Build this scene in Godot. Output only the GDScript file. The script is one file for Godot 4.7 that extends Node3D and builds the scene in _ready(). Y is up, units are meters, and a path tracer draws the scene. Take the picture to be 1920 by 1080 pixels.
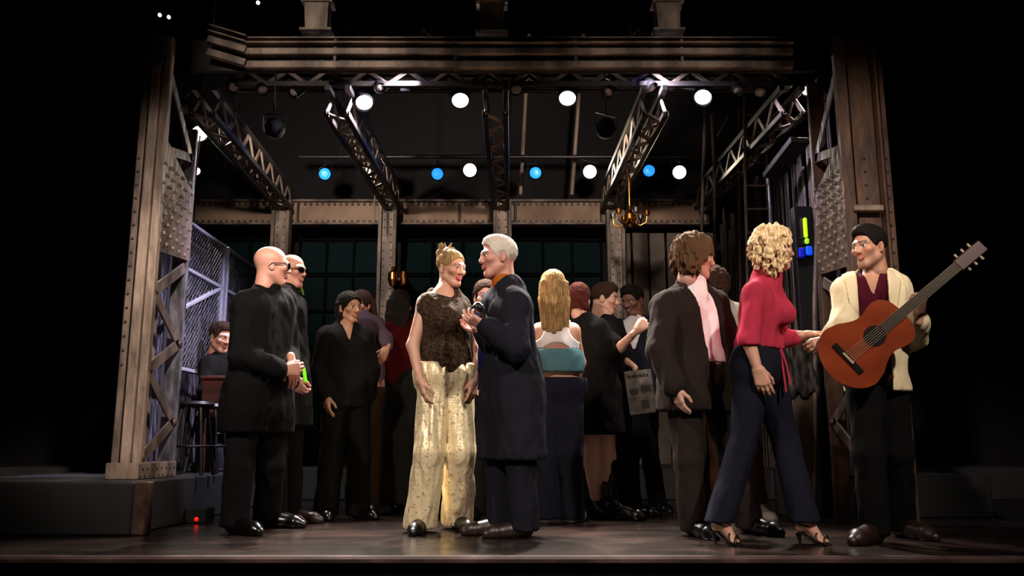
extends Node3D
# A studio stage at the end of a show: a riveted steel station set, lamps overhead and a crowd of people on the deck.

const F := 1600.0            # focal length in pixels of the 1920 x 1080 frame
const PITCH := 0.18326       # the camera looks up by 10.5 degrees
const EYE := 0.5             # lens height above the deck
var mats := {}
var used := {}
var cache := {}
var rng := RandomNumberGenerator.new()
var fold_noise := FastNoiseLite.new()

# ---------------------------------------------------------------- places
func P(px: float, py: float, z: float) -> Vector3:     # the point at distance z in front of the lens that is seen at px, py
	var y := EYE + z * tan(PITCH + atan((540.0 - py) / F))
	var zc := z * cos(PITCH) + (y - EYE) * sin(PITCH)
	return Vector3((px - 960.0) / F * zc, y, -z)

func G(px: float, z: float, y := 0.0) -> Vector3:      # the point of height y at distance z seen in column px
	var zc := z * cos(PITCH) + (y - EYE) * sin(PITCH)
	return Vector3((px - 960.0) / F * zc, y, -z)

# ---------------------------------------------------------------- naming
func numbered(called: String) -> String:
	var n: int = used.get(called, 0)
	used[called] = n + 1
	return called if n == 0 else "%s_%03d" % [called, n]

func tag(o: Node, label: String, category: String, group := "") -> Node:
	o.set_meta("label", label)
	o.set_meta("category", category)
	if group != "":
		o.set_meta("group", group)
	return o

func thing(called: String, label: String, category: String, where := Vector3.ZERO, group := "") -> Node3D:
	var o := Node3D.new()
	o.name = numbered(called)
	add_child(o, true)
	o.position = where
	tag(o, label, category, group)
	return o

func put(called: String, mesh: Mesh, material: Material, parent: Node = null, where := Vector3.ZERO) -> MeshInstance3D:
	var o := MeshInstance3D.new()
	o.mesh = mesh
	o.material_override = material
	o.position = where
	if parent == null:
		o.name = numbered(called)
		add_child(o, true)
	else:
		o.name = called
		parent.add_child(o, true)
	return o

func struct(called: String, mesh: Mesh, material: Material, label := "", category := "") -> MeshInstance3D:
	var o := put(called, mesh, material)
	o.set_meta("kind", "structure")
	if label != "":
		tag(o, label, category)
	return o

func stuff(o: Node) -> Node:
	o.set_meta("kind", "stuff")
	return o

# ---------------------------------------------------------------- hard-surface meshes
class Mb:
	var v := PackedVector3Array()
	var n := PackedVector3Array()
	func tri(a: Vector3, b: Vector3, c: Vector3, na := Vector3.ZERO, nb := Vector3.ZERO, nc := Vector3.ZERO) -> void:
		var f := (b - a).cross(c - a).normalized()
		v.append(a); v.append(c); v.append(b)
		n.append(na if na != Vector3.ZERO else f)
		n.append(nc if nc != Vector3.ZERO else f)
		n.append(nb if nb != Vector3.ZERO else f)
	func quad(a: Vector3, b: Vector3, c: Vector3, d: Vector3) -> void:
		tri(a, b, c); tri(a, c, d)
	func out(pts: Array, c: Vector3) -> void:         # a flat polygon that faces away from c
		var f: Vector3 = (pts[1] - pts[0]).cross(pts[2] - pts[0])
		if f.dot(pts[0] - c) < 0.0:
			pts = pts.duplicate()
			pts.reverse()
		for i in range(1, pts.size() - 1):
			tri(pts[0], pts[i], pts[i + 1])
	func box(xf: Transform3D, size: Vector3, bev := 0.004) -> void:
		var h := size * 0.5
		bev = minf(bev, minf(h.x, minf(h.y, h.z)) * 0.6)
		var c := xf.origin
		var ax := [Vector3(1, 0, 0), Vector3(0, 1, 0), Vector3(0, 0, 1)]
		for i in 3:
			var u: Vector3 = ax[(i + 1) % 3]
			var w: Vector3 = ax[(i + 2) % 3]
			var hu: float = h.dot(u) - bev
			var hw: float = h.dot(w) - bev
			var hi: float = h.dot(ax[i])
			for s in [-1.0, 1.0]:
				var o: Vector3 = ax[i] * hi * s
				out([xf * (o + u * hu + w * hw), xf * (o - u * hu + w * hw), xf * (o - u * hu - w * hw), xf * (o + u * hu - w * hw)], c)
				for t in [-1.0, 1.0]:                     # the bevel between face i and face u
					var p: Vector3 = ax[i] * hi * s + u * hu * t
					var q: Vector3 = ax[i] * (hi - bev) * s + u * (hu + bev) * t
					out([xf * (p + w * hw), xf * (p - w * hw), xf * (q - w * hw), xf * (q + w * hw)], c)
		for sx in [-1.0, 1.0]:
			for sy in [-1.0, 1.0]:
				for sz in [-1.0, 1.0]:
					var s := Vector3(sx, sy, sz)
					out([xf * (s * Vector3(h.x, h.y - bev, h.z - bev)), xf * (s * Vector3(h.x - bev, h.y, h.z - bev)), xf * (s * Vector3(h.x - bev, h.y - bev, h.z))], c)
	func block(lo: Vector3, hi: Vector3, bev := 0.004) -> void:
		box(Transform3D(Basis(), (lo + hi) * 0.5), (hi - lo).abs(), bev)
	func bar(a: Vector3, b: Vector3, w: float, t: float, side := Vector3.UP, bev := 0.003) -> void:   # a flat bar from a to b; w across, t along side
		var y := (b - a).normalized()
		var x := y.cross(side)
		if x.length() < 0.01:
			x = y.cross(Vector3.RIGHT)
		x = x.normalized()
		box(Transform3D(Basis(x, y, x.cross(y)), (a + b) * 0.5), Vector3(w, (b - a).length(), t), bev)
	func tube(pts: Array, r: float, seg := 8, r2 := -1.0) -> void:
		var rings := []
		var last := Vector3.ZERO
		for i in pts.size():
			var d: Vector3 = (pts[mini(i + 1, pts.size() - 1)] - pts[maxi(i - 1, 0)]).normalized()
			var u := last
			if last == Vector3.ZERO:
				u = d.cross(Vector3.UP if absf(d.y) < 0.9 else Vector3.RIGHT)
			u = (u - d * u.dot(d)).normalized()
			last = u
			var w := d.cross(u)
			var rr: float = r if r2 < 0.0 else lerpf(r, r2, float(i) / maxf(1.0, pts.size() - 1.0))
			var ring := []
			for k in seg:
				var q := TAU * k / seg
				var e := u * cos(q) + w * sin(q)
				ring.append([pts[i] + e * rr, e])
			rings.append(ring)
		for i in rings.size() - 1:
			for k in seg:
				var a = rings[i][k]; var b = rings[i][(k + 1) % seg]; var c = rings[i + 1][(k + 1) % seg]; var d = rings[i + 1][k]
				tri(a[0], b[0], c[0], a[1], b[1], c[1])
				tri(a[0], c[0], d[0], a[1], c[1], d[1])
		for e in [0, rings.size() - 1]:
			var poly := []
			for k in seg:
				poly.append(rings[e][k][0])
			out(poly, pts[1] if e == 0 else pts[pts.size() - 2])
	func lathe(prof: Array, xf: Transform3D, seg := 20) -> void:   # prof: [radius, height] from one end to the other, outside on the left going up
		for i in prof.size() - 1:
			var p: Vector2 = prof[i]
			var q: Vector2 = prof[i + 1]
			var nn := Vector2(q.y - p.y, p.x - q.x).normalized()
			for k in seg:
				var a0 := TAU * k / seg
				var a1 := TAU * (k + 1) / seg
				var pa := Vector3(p.x * cos(a0), p.y, p.x * sin(a0))
				var pb := Vector3(p.x * cos(a1), p.y, p.x * sin(a1))
				var qa := Vector3(q.x * cos(a0), q.y, q.x * sin(a0))
				var qb := Vector3(q.x * cos(a1), q.y, q.x * sin(a1))
				var na := (xf.basis * Vector3(nn.x * cos(a0), nn.y, nn.x * sin(a0))).normalized()
				var nb := (xf.basis * Vector3(nn.x * cos(a1), nn.y, nn.x * sin(a1))).normalized()
				if p.x > 0.0001:
					tri(xf * pa, xf * qa, xf * pb, na, na, nb)
				if q.x > 0.0001:
					tri(xf * pb, xf * qa, xf * qb, nb, na, nb)
	func prism(poly: PackedVector2Array, t: float, xf: Transform3D) -> void:      # an outline in xy, t thick along z
		if Geometry2D.is_polygon_clockwise(poly):
			poly = poly.duplicate()
			poly.reverse()
		var ix := Geometry2D.triangulate_polygon(poly)
		for i in range(0, ix.size(), 3):
			var a := poly[ix[i]]; var b := poly[ix[i + 1]]; var c := poly[ix[i + 2]]
			if (b - a).cross(c - a) < 0.0:
				var s := b; b = c; c = s
			tri(xf * Vector3(a.x, a.y, t / 2), xf * Vector3(b.x, b.y, t / 2), xf * Vector3(c.x, c.y, t / 2))
			tri(xf * Vector3(a.x, a.y, -t / 2), xf * Vector3(c.x, c.y, -t / 2), xf * Vector3(b.x, b.y, -t / 2))
		for i in poly.size():
			var a := poly[i]; var b := poly[(i + 1) % poly.size()]
			quad(xf * Vector3(a.x, a.y, -t / 2), xf * Vector3(b.x, b.y, -t / 2), xf * Vector3(b.x, b.y, t / 2), xf * Vector3(a.x, a.y, t / 2))
	func rivet(at: Vector3, nrm: Vector3, r: float) -> void:
		var u := nrm.cross(Vector3.UP if absf(nrm.y) < 0.9 else Vector3.RIGHT).normalized()
		var w := nrm.cross(u)
		var top := at + nrm * r * 0.75
		for k in 6:
			var a0 := TAU * k / 6
			var a1 := TAU * (k + 1) / 6
			var e0 := u * cos(a0) + w * sin(a0)
			var e1 := u * cos(a1) + w * sin(a1)
			var m0 := at + e0 * r * 0.7 + nrm * r * 0.55
			var m1 := at + e1 * r * 0.7 + nrm * r * 0.55
			quad(at + e0 * r, at + e1 * r, m1, m0)
			tri(m0, m1, top)
	func shift(o: Vector3) -> Mb:
		for i in v.size():
			v[i] -= o
		return self
	func mesh() -> ArrayMesh:
		var a := []
		a.resize(Mesh.ARRAY_MAX)
		a[Mesh.ARRAY_VERTEX] = v
		a[Mesh.ARRAY_NORMAL] = n
		var m := ArrayMesh.new()
		m.add_surface_from_arrays(Mesh.PRIMITIVE_TRIANGLES, a)
		return m

func block(lo: Vector3, hi: Vector3, bev := 0.004) -> ArrayMesh:
	var b := Mb.new()
	b.block(lo, hi, bev)
	return b.mesh()

func face(y: Vector3, z := Vector3.BACK) -> Basis:      # a basis whose y axis runs along y
	y = y.normalized()
	var x := y.cross(z)
	if x.length() < 0.05:
		x = y.cross(Vector3.RIGHT)
	x = x.normalized()
	return Basis(x, y, x.cross(y))

# ---------------------------------------------------------------- materials
func mat(key: String, c := Color.WHITE, rough := 0.8, metal := 0.0) -> StandardMaterial3D:
	if mats.has(key):
		return mats[key]
	var m := StandardMaterial3D.new()
	m.albedo_color = c
	m.roughness = rough
	m.metallic = metal
	mats[key] = m
	return m

func noise_tex(freq: float, c0: Color, c1: Color, seed_n: int, sharp := 0.3, octaves := 4, mid := 0.5) -> NoiseTexture2D:
	var f := FastNoiseLite.new()
	f.seed = seed_n
	f.noise_type = FastNoiseLite.TYPE_SIMPLEX_SMOOTH
	f.frequency = freq
	f.fractal_octaves = octaves
	var t := NoiseTexture2D.new()
	t.width = 256
	t.height = 256
	t.seamless = true
	t.noise = f
	var g := Gradient.new()
	g.set_color(0, c0); g.set_offset(0, mid - sharp)
	g.set_color(1, c1); g.set_offset(1, mid + sharp)
	t.color_ramp = g
	return t

func bump_tex(freq: float, seed_n: int, strength := 4.0) -> NoiseTexture2D:
	var f := FastNoiseLite.new()
	f.seed = seed_n
	f.frequency = freq
	f.fractal_octaves = 4
	var t := NoiseTexture2D.new()
	t.width = 256
	t.height = 256
	t.seamless = true
	t.noise = f
	t.as_normal_map = true
	t.bump_strength = strength
	return t

func mottled(key: String, c0: Color, c1: Color, rough: float, metal: float, freq: float, scale: Vector3, seed_n: int, sharp := 0.3, bump := 0.0, mid := 0.5) -> StandardMaterial3D:
	if mats.has(key):
		return mats[key]
	var m := mat(key, Color.WHITE, rough, metal)
	m.albedo_texture = noise_tex(freq, c0, c1, seed_n, sharp, 4, mid)
	m.uv1_triplanar = true
	m.uv1_world_triplanar = true
	m.uv1_scale = scale
	if bump > 0.0:
		m.normal_enabled = true
		m.normal_texture = bump_tex(freq * 1.5, seed_n + 7, bump)
	return m

func cloth(key: String, c: Color, rough := 0.9, sheen := 0.0) -> StandardMaterial3D:
	if mats.has(key):
		return mats[key]
	var m := mat(key, c, rough)
	if sheen > 0.0:
		m.rim_enabled = true
		m.rim = sheen
		m.rim_tint = 0.5
	return m

func glow(key: String, c: Color, e: float) -> StandardMaterial3D:
	if mats.has(key):
		return mats[key]
	var m := mat(key, c, 0.4)
	m.emission_enabled = true
	m.emission = c
	m.emission_energy_multiplier = e
	return m

# ---------------------------------------------------------------- soft bodies: smooth distance fields meshed as surface nets
class Sd:
	var kind := PackedInt32Array()      # 0 tapered capsule, 1 ellipsoid
	var a := PackedVector3Array()
	var ba := PackedVector3Array()
	var il := PackedFloat32Array()
	var ra := PackedFloat32Array()
	var rd := PackedFloat32Array()
	var kk := PackedFloat32Array()
	var inv: Array[Transform3D] = []
	var ri := PackedVector3Array()
	var cuts := []                      # [smooth, [planes]] : the space inside all the planes is carved out
	var subs := []                      # Sd carved out
	var lo := Vector3(1e9, 1e9, 1e9)
	var hi := Vector3(-1e9, -1e9, -1e9)
	var amp := 0.0
	var nz: FastNoiseLite
	var nscale := Vector3.ONE
	func grow(p: Vector3, r: float) -> void:
		lo = lo.min(p - Vector3(r, r, r))
		hi = hi.max(p + Vector3(r, r, r))
	func cap(p: Vector3, q: Vector3, r0: float, r1 := -1.0, k := 0.03) -> Sd:
		if r1 < 0.0:
			r1 = r0
		kind.append(0); a.append(p); ba.append(q - p)
		il.append(1.0 / maxf((q - p).length_squared(), 1e-8))
		ra.append(r0); rd.append(r1 - r0); kk.append(k)
		inv.append(Transform3D()); ri.append(Vector3.ONE)
		grow(p, r0 + 0.01); grow(q, r1 + 0.01)
		return self
	func chain(pts: Array, rs: Array, k := 0.03) -> Sd:
		for i in pts.size() - 1:
			cap(pts[i], pts[i + 1], rs[i], rs[i + 1], k)
		return self
	func ell(c: Vector3, r: Vector3, k := 0.03, b := Basis()) -> Sd:
		kind.append(1); a.append(c); ba.append(r); il.append(0.0); ra.append(0.0); rd.append(0.0); kk.append(k)
		inv.append(Transform3D(b, c).affine_inverse())
		ri.append(Vector3.ONE / r)
		grow(c, maxf(r.x, maxf(r.y, r.z)) + 0.01)
		return self
	func cut(planes: Array) -> Sd:      # each plane is Plane(normal out of the carved space, d)
		cuts.append(planes)
		return self
	func above(y: float) -> Sd:         # keep what lies above y
		return cut([Plane(Vector3.UP, y)])
	func below(y: float) -> Sd:
		return cut([Plane(Vector3.DOWN, -y)])
	func one(i: int, p: Vector3) -> float:
		if kind[i] == 0:
			var pa := p - a[i]
			var t := clampf(pa.dot(ba[i]) * il[i], 0.0, 1.0)
			return (pa - ba[i] * t).length() - ra[i] - rd[i] * t
		var q: Vector3 = (inv[i] * p) * ri[i]
		var k0 := q.length()
		var k1 := (q * ri[i]).length()
		return k0 * (k0 - 1.0) / maxf(k1, 1e-6)
	func at(p: Vector3, list: PackedInt32Array) -> float:
		var d := 1e3
		for i in list:
			var q: float
			if kind[i] == 0:
				var pa := p - a[i]
				var t := clampf(pa.dot(ba[i]) * il[i], 0.0, 1.0)
				q = (pa - ba[i] * t).length() - ra[i] - rd[i] * t
			else:
				var e: Vector3 = (inv[i] * p) * ri[i]
				var k0 := e.length()
				q = k0 * (k0 - 1.0) / maxf((e * ri[i]).length(), 1e-6)
			var k := kk[i]
			var h := k - absf(d - q)
			d = minf(d, q)
			if h > 0.0:
				d -= h * h * 0.25 / k
		if amp > 0.0 and absf(d) < 0.05:
			d += amp * nz.get_noise_3dv(p * nscale)
		for c in cuts:
			var m := -1e3
			for pl: Plane in c:
				m = maxf(m, pl.distance_to(p))
			d = maxf(d, -m)
		for s: Sd in subs:
			var q: float = s.at(p, s.all())
			var k := 0.008
			var h := maxf(k - absf(d + q), 0.0)
			d = maxf(d, -q) + h * h * 0.25 / k
		return d
	func all() -> PackedInt32Array:
		if every.size() != a.size():
			every = PackedInt32Array(range(a.size()))
		return every
	var every := PackedInt32Array()

	var B := 6
	var M := 7
	var size := 0.01
	var half := 0.05
	var org := Vector3.ZERO
	var nx := 0
	var ny := 0
	var ids := PackedInt32Array()
	var vs := PackedVector3Array()
	var ns := PackedVector3Array()
	var vals := PackedFloat32Array()
	var pd := PackedFloat32Array()
	var ecell := PackedInt32Array()
	var eaxis := PackedInt32Array()
	var esign := PackedInt32Array()
	func block_nets(bx: int, by: int, bz: int, lst: PackedInt32Array) -> void:
		var cell := size
		var o := org + Vector3(bx, by, bz) * cell * B
		var c := o + Vector3.ONE * cell * B * 0.5
		var dm := 1e3
		var km := 0.0
		for i in lst:
			pd[i] = one(i, c)
			if pd[i] < dm:
				dm = pd[i]
			km = maxf(km, kk[i])
		if dm > half * 1.1 + km * 0.5 + amp:
			return
		var use := PackedInt32Array()
		var reach := dm + half * 2.1
		for i in lst:
			if pd[i] < reach + kk[i]:
				use.append(i)
		var dc := absf(at(c, use))
		if dc > half * 1.05 + amp:
			return
		if dc > half * 0.85 + amp:
			var e := cell * B
			var inside := 0
			for q in 8:
				if at(o + Vector3(q & 1, (q >> 1) & 1, q >> 2) * e, use) < 0.0:
					inside += 1
			if inside == 0 or inside == 8:
				return
		if false:
			return
		var any_in := false
		var any_out := false
		var w := 0
		for z in M:
			for y in M:
				for x in M:
					var d := at(o + Vector3(x, y, z) * cell, use)
					vals[w] = d
					w += 1
					if d < 0.0:
						any_in = true
					else:
						any_out = true
		if not (any_in and any_out):
			return
		for z in B:
			for y in B:
				for x in B:
					var w0 := (z * M + y) * M + x
					var v0 := vals[w0]; var v1 := vals[w0 + 1]; var v2 := vals[w0 + M]; var v3 := vals[w0 + M + 1]
					var w1 := w0 + M * M
					var v4 := vals[w1]; var v5 := vals[w1 + 1]; var v6 := vals[w1 + M]; var v7 := vals[w1 + M + 1]
					var s0 := v0 < 0.0
					if s0 == (v1 < 0.0) and s0 == (v2 < 0.0) and s0 == (v3 < 0.0) and s0 == (v4 < 0.0) and s0 == (v5 < 0.0) and s0 == (v6 < 0.0) and s0 == (v7 < 0.0):
						continue
					var sum := Vector3.ZERO
					var cnt := 0
					if s0 != (v1 < 0.0):
						sum += Vector3(v0 / (v0 - v1), 0, 0); cnt += 1
					if (v2 < 0.0) != (v3 < 0.0):
						sum += Vector3(v2 / (v2 - v3), 1, 0); cnt += 1
					if (v4 < 0.0) != (v5 < 0.0):
						sum += Vector3(v4 / (v4 - v5), 0, 1); cnt += 1
					if (v6 < 0.0) != (v7 < 0.0):
						sum += Vector3(v6 / (v6 - v7), 1, 1); cnt += 1
					if s0 != (v2 < 0.0):
						sum += Vector3(0, v0 / (v0 - v2), 0); cnt += 1
					if (v1 < 0.0) != (v3 < 0.0):
						sum += Vector3(1, v1 / (v1 - v3), 0); cnt += 1
					if (v4 < 0.0) != (v6 < 0.0):
						sum += Vector3(0, v4 / (v4 - v6), 1); cnt += 1
					if (v5 < 0.0) != (v7 < 0.0):
						sum += Vector3(1, v5 / (v5 - v7), 1); cnt += 1
					if s0 != (v4 < 0.0):
						sum += Vector3(0, 0, v0 / (v0 - v4)); cnt += 1
					if (v1 < 0.0) != (v5 < 0.0):
						sum += Vector3(1, 0, v1 / (v1 - v5)); cnt += 1
					if (v2 < 0.0) != (v6 < 0.0):
						sum += Vector3(0, 1, v2 / (v2 - v6)); cnt += 1
					if (v3 < 0.0) != (v7 < 0.0):
						sum += Vector3(1, 1, v3 / (v3 - v7)); cnt += 1
					var gx := bx * B + x
					var gy := by * B + y
					var gz := bz * B + z
					var id := (gz * ny + gy) * nx + gx
					ids[id] = vs.size()
					vs.append(o + (Vector3(x, y, z) + sum / maxf(cnt, 1)) * cell)
					ns.append(Vector3(v1 + v3 + v5 + v7 - v0 - v2 - v4 - v6, v2 + v3 + v6 + v7 - v0 - v1 - v4 - v5, v4 + v5 + v6 + v7 - v0 - v1 - v2 - v3).normalized())
					if s0 != (v1 < 0.0):
						ecell.append(id); eaxis.append(0); esign.append(1 if s0 else 0)
					if s0 != (v2 < 0.0):
						ecell.append(id); eaxis.append(1); esign.append(1 if s0 else 0)
					if s0 != (v4 < 0.0):
						ecell.append(id); eaxis.append(2); esign.append(1 if s0 else 0)

	func nets(cell: float) -> Array:    # [vertices, normals, indices]
		B = 4
		M = B + 1
		size = cell
		half = cell * B * 0.5 * 1.7321
		org = lo - Vector3.ONE * cell * 1.5
		var dim := Vector3i(((hi - org) / (cell * B)).ceil()) + Vector3i.ONE
		nx = dim.x * B
		ny = dim.y * B
		ids.resize(nx * ny * dim.z * B)
		ids.fill(-1)
		vals.resize(M * M * M)
		pd.resize(a.size())
		var lst := all()
		var S := 4
		var hs := half * S
		for sz in ceili(dim.z / float(S)):
			for sy in ceili(dim.y / float(S)):
				for sx in ceili(dim.x / float(S)):
					var sc := org + (Vector3(sx, sy, sz) * S + Vector3.ONE * S * 0.5) * cell * B
					var sm := 1e3
					var sk := 0.0
					for i in lst:
						pd[i] = one(i, sc)
						sm = minf(sm, pd[i])
						sk = maxf(sk, kk[i])
					if sm > hs * 1.1 + sk * 0.5 + amp:
						continue
					var near := PackedInt32Array()
					for i in lst:
						if pd[i] < sm + hs * 2.1 + kk[i]:
							near.append(i)
					for bz in range(sz * S, mini(sz * S + S, dim.z)):
						for by in range(sy * S, mini(sy * S + S, dim.y)):
							for bx in range(sx * S, mini(sx * S + S, dim.x)):
								block_nets(bx, by, bz, near)
		var ix := PackedInt32Array()
		var step := [1, nx, nx * ny]
		for e in ecell.size():
			var id := ecell[e]
			var u: int = step[(eaxis[e] + 1) % 3]
			var t: int = step[(eaxis[e] + 2) % 3]
			if id - u - t < 0:
				continue
			var i0 := ids[id]; var i1 := ids[id - u]; var i2 := ids[id - u - t]; var i3 := ids[id - t]
			if i0 < 0 or i1 < 0 or i2 < 0 or i3 < 0:
				continue
			if esign[e] == 1:
				ix.append_array([i0, i2, i1, i0, i3, i2])
			else:
				ix.append_array([i0, i1, i2, i0, i2, i3])
		return [vs, ns, ix]

func net_mesh(s: Sd, cell: float, off := Vector3.ZERO) -> ArrayMesh:
	var r := s.nets(cell)
	return arrays_mesh(r, off)

func arrays_mesh(r: Array, off := Vector3.ZERO, cols := PackedColorArray()) -> ArrayMesh:
	var vs: PackedVector3Array = r[0]
	if off != Vector3.ZERO:
		vs = Transform3D(Basis(), -off) * vs
	var arr := []
	arr.resize(Mesh.ARRAY_MAX)
	arr[Mesh.ARRAY_VERTEX] = vs
	arr[Mesh.ARRAY_NORMAL] = r[1]
	arr[Mesh.ARRAY_INDEX] = r[2]
	if cols.size() > 0:
		arr[Mesh.ARRAY_COLOR] = cols
	var m := ArrayMesh.new()
	m.add_surface_from_arrays(Mesh.PRIMITIVE_TRIANGLES, arr)
	return m

func moved(r: Array, xf: Transform3D) -> Array:          # a meshed shape somewhere else; a mirror turns its faces round
	var vs: PackedVector3Array = xf * (r[0] as PackedVector3Array)
	var nb := xf.basis.inverse().transposed()
	var src: PackedVector3Array = r[1]
	var ns := PackedVector3Array()
	ns.resize(src.size())
	for i in src.size():
		ns[i] = (nb * src[i]).normalized()
	var ix: PackedInt32Array = r[2]
	if xf.basis.determinant() < 0.0:
		ix = ix.duplicate()
		ix.reverse()
	return [vs, ns, ix]

func joined(list: Array) -> Array:
	var vs := PackedVector3Array()
	var ns := PackedVector3Array()
	var ix := PackedInt32Array()
	for r in list:
		var o := vs.size()
		vs.append_array(r[0]); ns.append_array(r[1])
		var src: PackedInt32Array = r[2]
		var more := PackedInt32Array()
		more.resize(src.size())
		for i in src.size():
			more[i] = src[i] + o
		ix.append_array(more)
	return [vs, ns, ix]

# ---------------------------------------------------------------- heads, hands, shoes and hair, each shaped once in its own axes
func head_shape(woman: bool) -> Array:                    # y up, z out of the face, 23 cm from chin to crown
	var key := "head_f" if woman else "head_m"
	if cache.has(key):
		return cache[key]
	var s := Sd.new()
	var j := 0.88 if woman else 1.0
	s.ell(Vector3(0, 0.034, -0.014), Vector3(0.074, 0.081, 0.095), 0.02)
	s.ell(Vector3(0, -0.035, 0.022), Vector3(0.058 * j, 0.078, 0.066), 0.03)
	s.cap(Vector3(0, -0.01, -0.028), Vector3(0, -0.13, -0.034), 0.053 if not woman else 0.046, 0.056 if not woman else 0.046, 0.03)
	s.cap(Vector3(-0.012 * j, -0.1, 0.064), Vector3(0.012 * j, -0.1, 0.064), 0.017 * j, -1, 0.03)
	for m in [-1.0, 1.0]:
		s.cap(Vector3(0.05 * j * m, -0.058, 0.004), Vector3(0.016 * j * m, -0.099, 0.06), 0.017, 0.014, 0.025)
		s.ell(Vector3(0.041 * m, -0.02, 0.064), Vector3(0.022, 0.018, 0.02), 0.025)
		s.cap(Vector3(0.012 * m, 0.021, 0.085), Vector3(0.046 * m, 0.02, 0.068), 0.011 if not woman else 0.008, 0.009, 0.02)
	s.cap(Vector3(0, 0.012, 0.086), Vector3(0, -0.027, 0.105), 0.0085, 0.0115, 0.018)
	for m in [-1.0, 1.0]:
		s.ell(Vector3(0.011 * m, -0.031, 0.096), Vector3(0.009, 0.008, 0.011), 0.008)
	var sock := Sd.new()
	for m in [-1.0, 1.0]:
		sock.ell(Vector3(0.031 * m, 0.0, 0.097), Vector3(0.019, 0.012, 0.016), 0.004)
	s.subs.append(sock)
	var t := Sd.new()                                    # what lies over the carved sockets
	var r := s.nets(0.0042)
	for m in [-1.0, 1.0]:
		t.ell(Vector3(0.031 * m, 0.0005, 0.0745), Vector3(0.015, 0.0125, 0.0135), 0.002)
		t.cap(Vector3(0.018 * m, 0.0095, 0.0865), Vector3(0.044 * m, 0.0085, 0.078), 0.0042, 0.0038, 0.004)
	t.cap(Vector3(-0.02, -0.0585, 0.0855), Vector3(0, -0.0555, 0.0925), 0.0045, 0.0065, 0.006)
	t.cap(Vector3(0.02, -0.0585, 0.0855), Vector3(0, -0.0555, 0.0925), 0.0045, 0.0065, 0.006)
	t.cap(Vector3(-0.016, -0.0665, 0.0855), Vector3(0, -0.068, 0.0905), 0.0045, 0.007, 0.006)
	t.cap(Vector3(0.016, -0.0665, 0.0855), Vector3(0, -0.068, 0.0905), 0.0045, 0.007, 0.006)
	for m in [-1.0, 1.0]:
		var eb := Basis(Vector3(0, 1, 0), 0.35 * m) * Basis(Vector3(1, 0, 0), -0.2)
		t.ell(Vector3(0.075 * m, -0.012, -0.008), Vector3(0.008, 0.031, 0.019), 0.004, eb)
		t.ell(Vector3(0.07 * m, -0.032, 0.0), Vector3(0.009, 0.013, 0.01), 0.006, eb)
	var bowl := Sd.new()
	for m in [-1.0, 1.0]:
		bowl.ell(Vector3(0.084 * m, -0.006, -0.004), Vector3(0.007, 0.018, 0.009), 0.004)
	t.subs.append(bowl)
	var q := t.nets(0.0032)
	var out := joined([r, q])
	var vs: PackedVector3Array = out[0]
	var reg := PackedInt32Array()                        # 0 skin, 1 lips, 2 brows, 3 white of the eye, 4 iris, 5 lash line, 6 cheeks, 7 beard area
	reg.resize(vs.size())
	for i in vs.size():
		var p := vs[i]
		var ax := absf(p.x)
		var dx := ax - 0.031
		if p.z > 0.07 and p.y < -0.05 and p.y > -0.0755 and ax < 0.0235:
			reg[i] = 1
		elif p.z > 0.055 and ax > 0.011 and ax < 0.05 and absf(p.y - 0.0235 + (ax - 0.03) * (ax - 0.03) * 6.0) < (0.0035 if woman else 0.005):
			reg[i] = 2
		elif p.z > 0.072 and absf(dx) < 0.0125 and absf(p.y - 0.001) < 0.0055 and p.z < 0.09:
			reg[i] = 4 if absf(dx) < 0.0052 else 3
		elif p.z > 0.07 and absf(dx) < 0.0155 and absf(p.y - 0.008) < 0.0025:
			reg[i] = 5
		elif p.z > 0.03 and absf(ax - 0.043) < 0.016 and absf(p.y + 0.026) < 0.015:
			reg[i] = 6
		elif p.y < -0.045 and ax < 0.058 and p.z > 0.0:
			reg[i] = 7
	out.append(reg)
	cache[key] = out
	return out

func hand_shape(curl: Array, spread := 0.1, thumb := 0.5) -> Array:    # wrist at the origin, fingers along y, palm facing z, thumb on the x side
	var key := "hand" + str(curl) + str(spread) + str(thumb)
	if cache.has(key):
		return cache[key]
	var s := Sd.new()
	var kx := [0.031, 0.011, -0.009, -0.027]
	var ky := [0.088, 0.092, 0.087, 0.078]
	var le := [0.068, 0.076, 0.07, 0.054]
	var rr := [0.0092, 0.0095, 0.009, 0.008]
	s.cap(Vector3(0, -0.035, 0), Vector3(0, 0.01, 0), 0.024, 0.024, 0.02)
	for i in 4:
		var k := Vector3(kx[i], ky[i], 0)
		s.cap(Vector3(kx[i] * 0.6, 0.012, 0), k, 0.0165, 0.0125, 0.014)
		var p := k
		var ang: float = 0.0
		var side: float = kx[i] / 0.031 * spread
		for g in 3:
			ang += curl[i] * [0.75, 1.0, 0.7][g]
			var l: float = le[i] * [0.45, 0.31, 0.26][g]
			var d := Vector3(sin(side) * cos(ang), cos(side) * cos(ang), sin(ang))
			s.cap(p, p + d * l, rr[i] * (1.0 - 0.08 * g), rr[i] * (0.94 - 0.1 * g), 0.004)
			p += d * l
	s.cap(Vector3(0.016, 0.02, 0.006), Vector3(0.036, 0.046, 0.014), 0.016, 0.0135, 0.014)
	var a := Vector3(0.036, 0.046, 0.014)
	var b := a + Vector3(0.6 - 0.5 * thumb, 0.75, 0.25 + 0.5 * thumb).normalized() * 0.036
	s.cap(a, b, 0.0118, 0.0105, 0.008)
	s.cap(b, b + Vector3(0.3 - 0.7 * thumb, 0.85, 0.15 + 0.5 * thumb).normalized() * 0.028, 0.0102, 0.0085, 0.004)
	cache[key] = s.nets(0.0042)
	return cache[key]

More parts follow.
